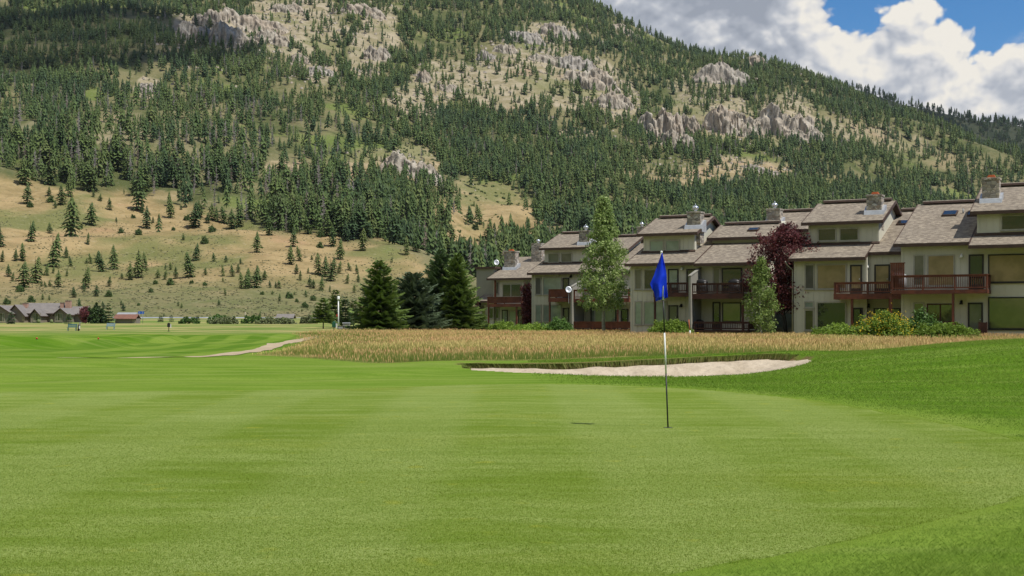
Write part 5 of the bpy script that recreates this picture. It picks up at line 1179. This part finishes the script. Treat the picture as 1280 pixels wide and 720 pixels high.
# ---- stepped block between the second and the third building
h = House('townhouse', 'set back townhouse with stepped roofs seen between the aspen and the flag townhouse', 790, 140, .58)
zz0 = h.z_(790, 331, 0)
h.wall(h.s_(762, 0), h.s_(800, 0), [(0, -.5), (0, zz0+.3), (6, zz0+2.3), (6, -.5)], battens=False)
for pxa, pxb, pye, pyr, dd in ((766, 800, 331, 322, 0), (768, 800, 321, 312.5, 3), (774, 806, 312, 304, 6)):
    z_e = h.z_((pxa+pxb)/2, pye, dd-.5); _, q, w_ = h.slope((pxa+pxb)/2, pyr, dd-.5, z_e, P_)
    h.roof(h.s_(pxa, dd-.5), h.s_(pxb, dd-.5), dd-.5, z_e, q, w_, q+2.5, w_-.9, cap=True); h.wall(h.s_(pxa+3, dd), h.s_(pxb-2, dd), [(dd, z_e-1.6), (dd, z_e), (dd+4, z_e+1.2), (dd+4, z_e-1.6)], 'upper_wall', battens=False)
h.chimney(796, 806.5, 283.5, 304, 6-.5, h.z_(790, 312, 5.5), P_, 'metal')
sp2 = MB(); a0, a1 = h.s_(785, -.6), h.s_(795, -.6); sp2.box(a0, a1, -.6, -.05, -.5, h.z_(790, 309, -.6)); sp2.build('stone_pier', M['stone'], h.root)
# ---- left end building
h = House('townhouse', 'left end townhouse beside the big spruces with red brown deck and brown stone chimney', 635, 142, float(ground_z(np.array([-.4]), np.array([142.]))[0]))
ze = h.z_(636, 347.6, -.6); MM = (-.6, ze, P_)
_, dR, zR = h.slope(655, 321, *MM)
sL, sR = h.s_(607, 0), h.s_(668, 0)
h.wall(h.s_(617.5, 0), sR, [(0, -.5), (0, ze+.6*P_-.22), (dR, zR-.22), (dR+4, zR-1.6), (dR+4, -.5)])
h.roof(h.s_(608.5, -.6), sR+.3, -.6, ze, dR, zR, dR+4.3, zR-1.5)
h.chimney(630, 645.5, 314, 337, *MM)
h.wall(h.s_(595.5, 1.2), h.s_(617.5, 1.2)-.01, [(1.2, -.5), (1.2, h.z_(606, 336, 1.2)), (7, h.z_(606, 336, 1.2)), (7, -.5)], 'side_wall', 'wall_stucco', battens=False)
fr_ = MB(); zt_ = h.z_(606, 336, 1.2); fr_.box(h.s_(593.5, 1.0), h.s_(619, 1.0), .95, 7.2, zt_+.002, zt_+.22); fr_.build('flat_roof_edge', M['fascia'], h.root)
za = h.z_(606, 376, -.9); h.roof(h.s_(594.5, -.9), h.s_(618, -.9), -.9, za, 1.1, za+2*P_, name='porch_roof')
h.wall(h.s_(597, -.3), h.s_(617, -.3), [(-.3, -.5), (-.3, za-.05), (1.15, za+.4), (1.15, -.5)], 'porch_wall')
h.win(628.6, 355.3, 651.7, 371, 0, 'p_dark', 'trim', (.45,)); h.win(618.5, 353, 623.5, 367, 0, 'p_grey'); h.win(655, 352, 661, 371, 0, 'p_grey')
h.win(602.5, 381.5, 607.5, 398, -.3, 'p_green'); h.win(612, 385, 617, 398, -.3, 'p_dark'); h.win(620, 385, 624, 398, 0, 'p_dark'); h.door(628, 388, 634.4, 408, 0, 'p_teal'); h.win(637, 389, 645.5, 402, 0, 'p_teal'); h.door(648, 388, 655, 408, 0, 'p_grey')
h.deck(609, 651.7, 371, 380, 383.6, -2.2, -.04, solid=True, posts=(610, 645))
h.deck(588, 598, 375.4, 383, 386, -1.0, 1.1, solid=True, name='side_deck', mat='redwood_dark', posts=(589,))
ps = MB(); a = h.s_(610.3, -2.0); ps.box(a-.08, a+.08, -2.0, -1.84, h.z_(610, 372, -2), ze-.2+P_*(-1.3)); a = h.s_(618.5, -.5)
ps = MB(); ps.box(a-.09, a+.09, -.5, -.3, h.z_(618, 380, -.4), ze-.12); ps.build('porch_post', M['redwood'], h.root)
c4 = MB(); q0, q1 = h.s_(664, 5), h.s_(677, 5); zt = h.z_(670, 304, 5); c4.box(q0, q1, 5, 6.1, 2, zt); ch = c4.build('chimney', M['stone'], h.root, bevel=.02)
cc = MB(); m = (q0+q1)/2; cc.tube([(m, 5.5, zt), (m, 5.5, zt+.2)], .12, 8); cc.ball((m, 5.5, zt+.3), (.24, .24, .18)); cc.build('chimney_cap', M['capmetal'], ch, True)
LB = h
# low fence left of the left end building
fn = MB(); 
for i in range(22): fn.box(i*.15, i*.15+.135, -.02, .02, .05, .78)
fn.box(-.05, 3.35, -.05, .05, .78, .84); fn.box(-.05, 3.35, -.03, .03, .25, .33)
fo = fn.build('wooden_fence', M['redwood_dark'], None); a, z = LB.hit(569.5, 411.5, -3.0); p_ = LB.O+a*LB.e1-3.0*LB.e2; fo.location = (p_[0], p_[1], z+LB.zg-.05); fo.scale = (.68, 1, .95); fo.rotation_euler = (0, 0, -THETA); tag(fo, 'low dark wooden fence between the spruces and the left end townhouse', 'fence')
po = MB()
for a in (0.2, 1.5, 3.1): po.box(a-.06, a+.06, .05, .17, -.2, .9)
po.build('post', M['redwood_dark'], fo)
def dish(hs, px, py, d, r, label, bracket):
    a, z = hs.hit(px, py, d); p = hs.O+a*hs.e1+d*hs.e2; root = empty('satellite_dish', (p[0], p[1], z+hs.zg), -.25); tag(root, label, 'satellite dish', 'satellite dishes on the townhouses')
    bm = MB(); n = 20; vs = [(0, 0, 0)]; fs = []
    for k in (1, 2, 3):
        for i in range(n): an = 6.283*i/n; rr = r*k/3; vs.append((rr*math.cos(an)*.88, -.35*(rr/r)**2*r, rr*math.sin(an)))
    for i in range(n): fs.append((0, 1+i, 1+(i+1) % n)); fs += [(1+(k-1)*n+i, 1+k*n+i, 1+k*n+(i+1) % n, 1+(k-1)*n+(i+1) % n) for k in (1, 2)]
    bm.add(vs, fs); o = bm.build('reflector', M['flash'], root, True); o.rotation_euler = (math.radians(-22), 0, .35); sm = o.modifiers.new('solid', 'SOLIDIFY'); sm.thickness = .02
    ar = MB(); ar.tube([(0, 0, -r*.9), (.05, -r*1.05, -.02)], .015, 5); ar.box(.0, .1, -r*1.2, -r*1.0, -.06, .06); ar.build('feed_arm', M['grey'], root)
    br = MB(); br.tube([(0, .02, 0), (0, .12, -.05), (0, .14, -bracket)], .025, 6); br.build('mast', M['grey'], root)
dish(TB, 710.5, 362.5, -3.1, .34, 'white satellite dish at the front edge of the fin wall, left of the aspen', 1.3)
dish(TB, 746.5, 300, 3.2, .32, 'pale satellite dish on the roof, half hidden by the aspen', .9)
dish(LB, 620.5, 328.5, 2.0, .33, 'satellite dish on the flat roof edge of the left end townhouse', .9)
# small things by the second building
st = empty('marker_stake', (0, 0, 0)); p_ = at(862.5, 97); st.location = p_; tag(st, 'stake with orange top in a white sleeve standing before the fin wall', 'stake')
a = MB(); a.tube([(0, 0, -.1), (0, 0, .62)], .055, 8); a.build('sleeve', M['white'], st, True); a = MB(); a.tube([(-.02, 0, .60), (-.09, 0, 1.42)], .035, 8); a.build('top', M['orange'], st, True)
hy = empty('hydrant', at(872, 96)); tag(hy, 'small yellow and green hydrant post right of the orange topped stake', 'hydrant')
a = MB(); a.tube([(0, 0, -.1), (0, 0, .34)], .07, 8); a.build('body', M['green_paint'], hy, True); a = MB(); a.tube([(0, 0, .34), (0, 0, .46)], [.13, .09], 10); a.tube([(-.16, 0, .27), (.16, 0, .27)], .05, 8); a.build('cap', simple('yellow_paint', (.5, .38, .06)), hy, True)
tb = empty('patio_table', at(630, 136.5)); tag(tb, 'pale patio table under the deck of the left end townhouse', 'table'); tb.location.z = LB.zg
a = MB(); a.box(-1.1, 1.1, -.4, .4, .78, .83); a.build('tabletop', M['grey'], tb); 
for sx in (-1, 1):
    for sy in (-.3, .3): a = MB(); a.box(sx-.03, sx+.03, sy-.03, sy+.03, -.1, .78); a.build('leg', M['grey'], tb)
# ------------------------------------------------------------------ flagstick on the green
fz_ = float(ground_z(np.array([1.95]), np.array([16.0]))[0])
fs = empty('flagstick', (1.95, 16.0, fz_)); tag(fs, 'golf flagstick with blue flag, banded black and white pole standing in the green', 'flagstick')
def stick_pt(h): return (-.037*h, 0, h)
pm = MB()
for z0, z1, r, m in ((-.1, .68, .0095, 0), (.68, 1.19, .0105, 1), (1.19, 1.60, .0095, 0), (1.60, 2.19, .012, 1)):
    pm.tube([stick_pt(z0), stick_pt(z1)], r, 12, m)
pm.ball(stick_pt(2.20), .016, 1)
pm.build('pole', [M['black'], M['white']], fs, True)
ft = NT('blue_flag_cloth'); fv = ft.objc(); ft.col(ft.mix(ft.rng(ft.noise(fv, 6, 2), .3, .7), (.006, .04, .72), (.012, .07, .86))).rough(.55, .25)
w_ = ft.new('ShaderNodeTexWave'); ft.L.new(fv, w_.inputs['Vector']); w_.inputs['Scale'].default_value = 260; ft.bump(w_.outputs['Fac'], .15, .001)
tr = ft.new('ShaderNodeBsdfTranslucent'); tr.inputs['Color'].default_value = (.008, .05, .75, 1); mx = ft.new('ShaderNodeMixShader'); mx.inputs[0].default_value = .35
ft.L.new(ft.b.outputs[0], mx.inputs[1]); ft.L.new(tr.outputs[0], mx.inputs[2]); ft.L.new(mx.outputs[0], ft.out.inputs['Surface'])
def cloth(name, left, right, amp, ph, ybase, nu=26, nv=40, parent=fs, folds=2.2, ygain=0.0):
    """hanging cloth between two edge curves given as (height, x) lists, with folds in depth"""
    zs = np.linspace(max(left[0][0], right[0][0]), min(left[-1][0], right[-1][0]), nv); V = []
    lz = [p[0] for p in left][::-1]; lx = [p[1] for p in left][::-1]; rz = [p[0] for p in right][::-1]; rx = [p[1] for p in right][::-1]
    z0, z1 = zs[0], zs[-1]
    for j in range(nv):
        t = j/(nv-1); zl = left[0][0]+(left[-1][0]-left[0][0])*t; zr = right[0][0]+(right[-1][0]-right[0][0])*t
        a, b = np.interp(zl, lz, lx), np.interp(zr, rz, rx)
        for i in range(nu):
            s = i/(nu-1); x = a+(b-a)*s; z = zl+(zr-zl)*s
            y = ybase+amp*t**.7*math.sin(folds*math.pi*s+ph+.9*t)+ygain*t*(s-.5)+.012*math.sin(9*s+7*t); V.append((x, y, z))
    Q = np.array([(j*nu+i, j*nu+i+1, (j+1)*nu+i+1, (j+1)*nu+i) for j in range(nv-1) for i in range(nu-1)])
    me = np_mesh(name, np.array(V), Q, [ft.m], smooth=True); o = link_mesh(name, me, parent); sm = o.modifiers.new('cloth', 'SOLIDIFY'); sm.thickness = .003; return o
# front fold falls to a point left of the pole; the rear fold hangs straight beside and behind it
fl_ = cloth('flag', [(2.185, -.084), (2.09, -.115), (1.91, -.178), (1.80, -.228), (1.74, -.205), (1.70, -.178), (1.62, -.158)], [(2.185, -.074), (2.02, -.040), (1.90, -.020), (1.80, -.030), (1.72, -.048), (1.66, -.052), (1.63, -.062)], .034, .4, -.035, folds=2.4)
fl2 = cloth('flag_fold', [(2.18, -.082), (2.0, -.09), (1.80, -.13), (1.66, -.15), (1.585, -.150)], [(2.18, -.074), (2.04, -.040), (1.88, -.012), (1.74, -.006), (1.63, .004)], .03, 2.0, .03, folds=2.0)
fl2.parent = fl_
cupm = MB(); cupm.tube([(0, 0, -.08), (0, 0, .0085)], .054, 24)  # solid plug, its black stands for the shade inside the hole
cu = cupm.build('cup', M['black'], None); cu.location = (1.95, 16.0, fz_); tag(cu, 'cup at the foot of the flagstick, its shaded hollow painted black', 'golf cup')
# ------------------------------------------------------------------ things along the far edge of the course
def on_ground(px, py):
    y = np.arange(6, 390, .25); p = 400-(ground_z((px-640)*y/F, y)-H)*F/y; k = int(np.argmax(p <= py)); return float(y[k])
def simple_thing(name, label, cat, px, Y, group=None, dz=0):
    r = empty(name, at(px, Y)+Vector((0, 0, dz))); return tag(r, label, cat, group)
lp = simple_thing('light_pole', 'tall white utility pole with rounded top among the small pines', 'pole', 423, 190)
a = MB(); a.tube([(0, 0, -.2), (0, 0, 4.35)], [.11, .085], 10); a.build('pole', M['white'], lp, True)
a = MB(); a.tube([(0, 0, 4.35), (0, 0, 4.75)], [.18, .20], 12); a.ball((0, 0, 4.78), (.21, .21, .16)); a.build('lamp_head', M['white'], lp, True)
a = MB(); a.box(-.28, -.12, -.06, .06, 1.9, 2.25); a.build('sign_plate', M['red_paint'], lp)
ub = simple_thing('utility_box', 'dark grey utility box at the foot of the white utility pole', 'box', 426, 186)
a = MB(); a.box(-.42, .42, -.3, .3, -.1, .42); a.box(-.46, .46, -.34, .34, .42, .47); a.build('cabinet', M['black'], ub, bevel=.02); a = MB(); a.box(-.35, .35, -.32, -.302, .05, .36); a.build('door', M['grey'], ub)
sb = simple_thing('storage_box', 'tan utility cabinet right of the white utility pole', 'cabinet', 433, 187)
a = MB(); a.box(-.5, .5, -.35, .35, -.1, .85); a.build('cabinet', M['wall_stucco'], sb, bevel=.02); a = MB(); a.prism([(-.42, .85), (-.42, .90), (0, .97), (.42, .90), (.42, .85)], -.56, .56); a.build('lid', M['grey'], sb)
def ball_washer(px, Y, label, m):
    r = simple_thing('ball_washer', label, 'ball washer', px, Y, 'tee side ball washers')
    a = MB(); a.tube([(0, 0, -.1), (0, 0, .62)], .045, 8); a.box(-.16, .16, -.16, .16, -.02, .02); a.build('post', m, r, True)
    a = MB(); a.box(-.17, .17, -.13, .13, .55, .98); a.ball((0, 0, 1.0), (.14, .12, .09)); a.build('housing', m, r, bevel=.02); a = MB(); a.box(.17, .30, -.01, .01, .45, .90); a.build('towel', M['white'], r)
ball_washer(417.5, on_ground(417.5, 416.6), 'green ball washer with white towel at the path end', M['green_paint'])
ball_washer(211, on_ground(211, 414.5), 'small black ball washer alone on the mown rise', M['black'])
for px, lab in ((46, 'left red tee marker on the mown rise'), (123, 'right red tee marker on the mown rise')):
    r = simple_thing('tee_marker', lab, 'tee marker', px, on_ground(px, 424.5), 'red tee markers'); a = MB(); a.ball((0, 0, .05), (.05, .05, .05)); a.build('ball', M['red_paint'], r, True); a = MB(); a.tube([(0, 0, -.08), (0, 0, .06)], .02, 6); a.build('spike', M['grey'], r)
def bench(px, Y, label, m, bag):
    r = simple_thing('bench', label, 'bench', px, Y, 'benches by the tees')
    a = MB(); a.box(-.6, .6, -.2, .2, .40, .45); a.build('seat', m, r); a = MB(); a.box(-.6, .6, .2, .25, .50, .66); a.box(-.6, .6, .22, .27, .70, .86); a.build('backrest', m, r)
    for sx in (-.5, .5): a = MB(); a.box(sx-.03, sx+.03, -.18, -.12, -.1, .40); a.box(sx-.03, sx+.03, .17, .23, -.1, .86); a.build('leg', m, r)
    if bag:
        b = simple_thing('golf_bag', 'dark golf bag with white pocket leaning at the end of the teal bench', 'golf bag', px+8, Y); a = MB(); a.tube([(0, 0, -.03), (.12, 0, .8)], [.13, .15], 10); a.build('bag_body', M['black'], b, True); a = MB(); a.box(.12, .24, -.16, -.05, .25, .62); a.build('pocket', M['white'], b)
        a = MB()
        for k in range(5): a.tube([(.10+.03*k, .02*k-.04, .75), (.12+.05*k, .02*k-.05, .98+.04*(k % 2))], .012, 5); a.ball((.12+.05*k, .02*k-.05, 1.0+.04*(k % 2)), .035)
        a.build('club', M['grey'], b)
bench(90, on_ground(90, 413.5), 'teal bench on the far tee beside a golf bag', M['teal'], True); bench(138, on_ground(138, 411.8), 'pale grey blue bench right of the teal bench', simple('pale_blue_paint', (.24, .34, .40)), False)
# the grey roofed house far left: a long ridge and three front gables
gh = empty('ranch_house', (-121, 335, .45), 0); tag(gh, 'large grey roofed single storey house with front gables at the far left', 'house')
k_ = 335/F
def gx(px): return (px-640)*k_+121
def gz_(py): return H+(400-py)*k_-.45
M['gh_wall'] = simple('brown_grey_siding', (.22, .185, .145), (.18, .15, .12), .8, .8); M['gh_trim'] = simple('beige_wall', (.36, .31, .22), None, .8, .7); M['gh_brick'] = simple('pink_brick', (.42, .26, .20), (.34, .20, .15), 3, .8)
M['gh_roof'] = simple('grey_shingles', (.20, .18, .165), (.16, .145, .135), .9, .85)
a = MB(); a.box(gx(-25), gx(98), 4, 14, -.6, gz_(392)); a.build('wall', M['gh_wall'], gh)
def gable_x(x0, x1, d0, dm, d1, ze_, zr_, nm='roof'):
    a = MB(); a.prism([(d0, ze_), (dm, zr_), (d1, ze_), (d1, ze_-.2), (dm, zr_-.2), (d0, ze_-.2)], x0, x1, 1, [0, 0, 1, 1, 1, 1]); return a.build(nm, [M['gh_roof'], M['fascia']], gh)
main_r = gable_x(gx(14), gx(72), 3, 9, 15, gz_(391.5), gz_(378.2)); gable_x(gx(-30), gx(9), 3, 9, 15, gz_(392), gz_(382)); gable_x(gx(78), gx(99.5), 3, 8, 14, gz_(392.5), gz_(382.6))
for px0, px1, py0, py1, pyb in ((17, 23, 378.7, 386, 0), (65, 69, 378, 384.5, 0), (71.5, 78, 375.4, 383, 0)):
    a = MB(); d = 6.0; a.box(gx(px0), gx(px1), d, d+1.1, gz_(py1)-1.5, gz_(py0)); o = a.build('chimney', M['gh_brick'], gh); a = MB(); a.box(gx(px0)-.1, gx(px1)+.1, d-.1, d+1.2, gz_(py0)+.003, gz_(py0)+.12); a.build('chimney_cap', M['gh_trim'], o)
def gable_front(pl, pr, pt, pe, pb, dep, wl, wr, wt, wb):
    m = (pl+pr)/2; a = MB(); x0, xm, x1 = gx(pl), gx(m), gx(pr); i0, i1 = gx(pl+2.2), gx(pr-2.2); zt, ze_ = gz_(pt), gz_(pe); s_ = (zt-ze_)/(xm-x0)
    d0 = -dep
    V = [(i0, d0, -.6), (i1, d0, -.6), (i1, d0, ze_+.15), (xm, d0, zt-.28), (i0, d0, ze_+.15), (i0, 6, -.6), (i1, 6, -.6), (i1, 6, ze_+.15), (xm, 6, zt-.28), (i0, 6, ze_+.15)]
    a.add(V, [(0, 1, 2, 3, 4), (9, 8, 7, 6, 5), (1, 6, 7, 2), (0, 4, 9, 5)]); a.build('gable_wall', M['gh_wall'], gh)
    r = MB()
    for sx, xe in ((-1, x0), (1, x1)):
        r.add([(xm, d0-.7, zt), (xe, d0-.7, ze_), (xe, d0-.7, ze_-.22), (xm, d0-.7, zt-.24), (xm, 8, zt), (xe, 8, ze_), (xe, 8, ze_-.22), (xm, 8, zt-.24)], [(0, 1, 2, 3), (7, 6, 5, 4), (0, 4, 5, 1), (1, 5, 6, 2), (2, 6, 7, 3)], [1, 1, 0, 1, 1])
    r.build('gable_roof', [M['gh_roof'], M['fascia']], gh)
    w = MB(); w.box(gx(wl), gx(wr), d0-.10, d0+.02, gz_(wb), gz_(wt)); o = w.build('window', M['gh_trim'], gh); n = 3
    for i in range(n):
        q0 = gx(wl)+.12+(gx(wr)-gx(wl)-.12)*i/n; q1 = gx(wl)+(gx(wr)-gx(wl)-.12)*(i+1)/n; g = MB(); g.box(q0, q1, d0-.13, d0-.08, gz_(wb)+.35, gz_(wt)-.12); g.build('pane', M['p_grey'] if i != 1 else M['p_dark'], o)
gable_front(-14, 18, 381.5, 392, 404, 1.2, -1, 8.5, 391.3, 403); gable_front(4, 31, 380.6, 395.5, 404, -1.0, 26, 29, 395.8, 401); gable_front(39, 55, 386, 395, 404, 1.6, 44, 54, 391.8, 402); gable_front(68, 89, 385, 393.5, 404, 1.4, 71.5, 80.5, 391.5, 402)
for px in (54.5, 70.5):
    a = MB(); a.ball((gx(px), -3.5, .55), (.45, .4, .55)); o = a.build('round_bush', M['white'] if False else M['willow'], None, True); o.location = gh.location; tag(o, 'small pale garden ball in front of the grey house, ' + ('the left one' if px < 60 else 'the right one'), 'garden plant', 'garden plants before the grey house')
# red roofed shed
rs = empty('shed', at(157, 318)); rs.scale = (.88, .88, .86); tag(rs, 'low shed with rust red roof beside the green trees', 'shed')
a = MB(); a.box(-3.0, 3.0, 0, 4, -.4, 1.45); a.build('wall', M['gh_wall'], rs)
a = MB(); a.prism([(-.6, 1.38), (2.0, 2.65), (4.6, 1.38), (4.6, 1.22), (2.0, 2.48), (-.6, 1.22)], -3.4, 3.1, 0); a.build('roof', simple('rust_red_roof', (.20, .095, .065), (.155, .075, .052), 1, .8), rs)
a = MB(); a.box(-3.8, 1.4, 4.2, 8, .2, 2.4); a.prism([(4.0, 2.4), (6, 3.2), (8.2, 2.4)], -4, 1.6); a.build('back_room', M['grey'], rs)
a = MB(); a.box(1.9, 2.8, -.04, .03, .0, 1.15); a.build('door', M['gh_trim'], rs)
bs = simple_thing('road_sign', 'blue road sign by the red roofed shed', 'sign', 176.5, 325)
for sx in (-.4, .4): a = MB(); a.tube([(sx, 0, -.2), (sx, 0, 3.0)], .06, 6); a.build('post', M['grey'], bs, True)
a = MB(); a.box(-.75, .75, -.05, .03, 2.35, 3.05); a.build('panel', M['blue_sign'], bs)
wp = simple_thing('roadside_pole', 'pale wooden roadside pole below the tan slope', 'pole', 306.5, 362); a = MB(); a.tube([(0, 0, -.2), (0, 0, 2.3)], [.16, .12], 8); a.build('shaft', M['gh_trim'], wp, True); a = MB(); a.box(-.35, .35, -.06, .06, 1.9, 2.05); a.build('crossbar', M['gh_trim'], wp)
gr = empty('lodge', at(356, 384)); tag(gr, 'low building beyond the road with long grey roof', 'building'); gr.location.z = 1.2
a = MB(); a.box(-2.3, 2.2, 0, 4, -.4, .8); a.build('wall', M['gh_wall'], gr); a = MB(); a.prism([(-.5, .75), (2, 2.0), (4.5, .75), (4.5, .6), (2, 1.85), (-.5, .6)], -2.7, 2.7); a.build('roof', M['gh_roof'], gr); a = MB(); a.box(-1.2, -.5, -.05, .02, -.3, .55); a.build('door', M['fascia'], gr)
# clouds that stand high over the slope, out of the picture, and lay their shade on the upper left forest and the far ridge
ct = NT('cloud_vapour'); ct.col((.9, .9, .9)).rough(1, 0)
tr_ = ct.new('ShaderNodeBsdfTransparent'); mx_ = ct.new('ShaderNodeMixShader'); mx_.inputs[0].default_value = .62; ct.L.new(ct.b.outputs[0], mx_.inputs[1]); ct.L.new(tr_.outputs[0], mx_.inputs[2]); ct.L.new(mx_.outputs[0], ct.out.inputs['Surface'])
def cloud(name, cx, cy, cz, rx, ry, rz, seed):
    bm = bmesh.new(); bmesh.ops.create_icosphere(bm, subdivisions=5, radius=1)
    for v in bm.verts:
        p = v.co.copy(); k = 1+.55*mnoise.fractal(p*1.7+Vector((seed, 0, 0)), .9, 2, 5); v.co = Vector((p.x*rx*k, p.y*ry*k, p.z*rz*k*(1 if p.z > 0 else .35)))
    me = bpy.data.meshes.new(name); bm.to_mesh(me); bm.free(); me.materials.append(ct.m); me.polygons.foreach_set('use_smooth', [True]*len(me.polygons)); o = link_mesh(name, me); o.location = (cx, cy, cz); tag(o, kind='structure')
def over(px, py, Y, alt):
    x, z = (px-640)/F*Y, H+(400-py)*Y/F; k = (alt-z)/SUN.z; return x+SUN.x*k, Y+SUN.y*k, alt
cloud('cloud', *over(95, 48, 1480, 1500), 190, 150, 90, 3)
cloud('cloud', *over(1350, 150, 3100, 1700), 520, 300, 120, 8)

# ------------------------------------------------------------------ the valley air
hz = MB(); hz.box(-2600, 2600, -700, 4600, -3, 780); ho = hz.build('haze', [], None); tag(ho, kind='stuff')
hm = bpy.data.materials.new('thin_air'); hm.use_nodes = True; hn = hm.node_tree.nodes; hn.clear()
hv = hn.new('ShaderNodeVolumePrincipled'); hv.inputs['Color'].default_value = (.80, .88, 1.0, 1); hv.inputs['Density'].default_value = HAZE
hv.inputs['Anisotropy'].default_value = .2
hout = hn.new('ShaderNodeOutputMaterial'); hm.node_tree.links.new(hv.outputs[0], hout.inputs['Volume']); ho.data.materials.clear(); ho.data.materials.append(hm)
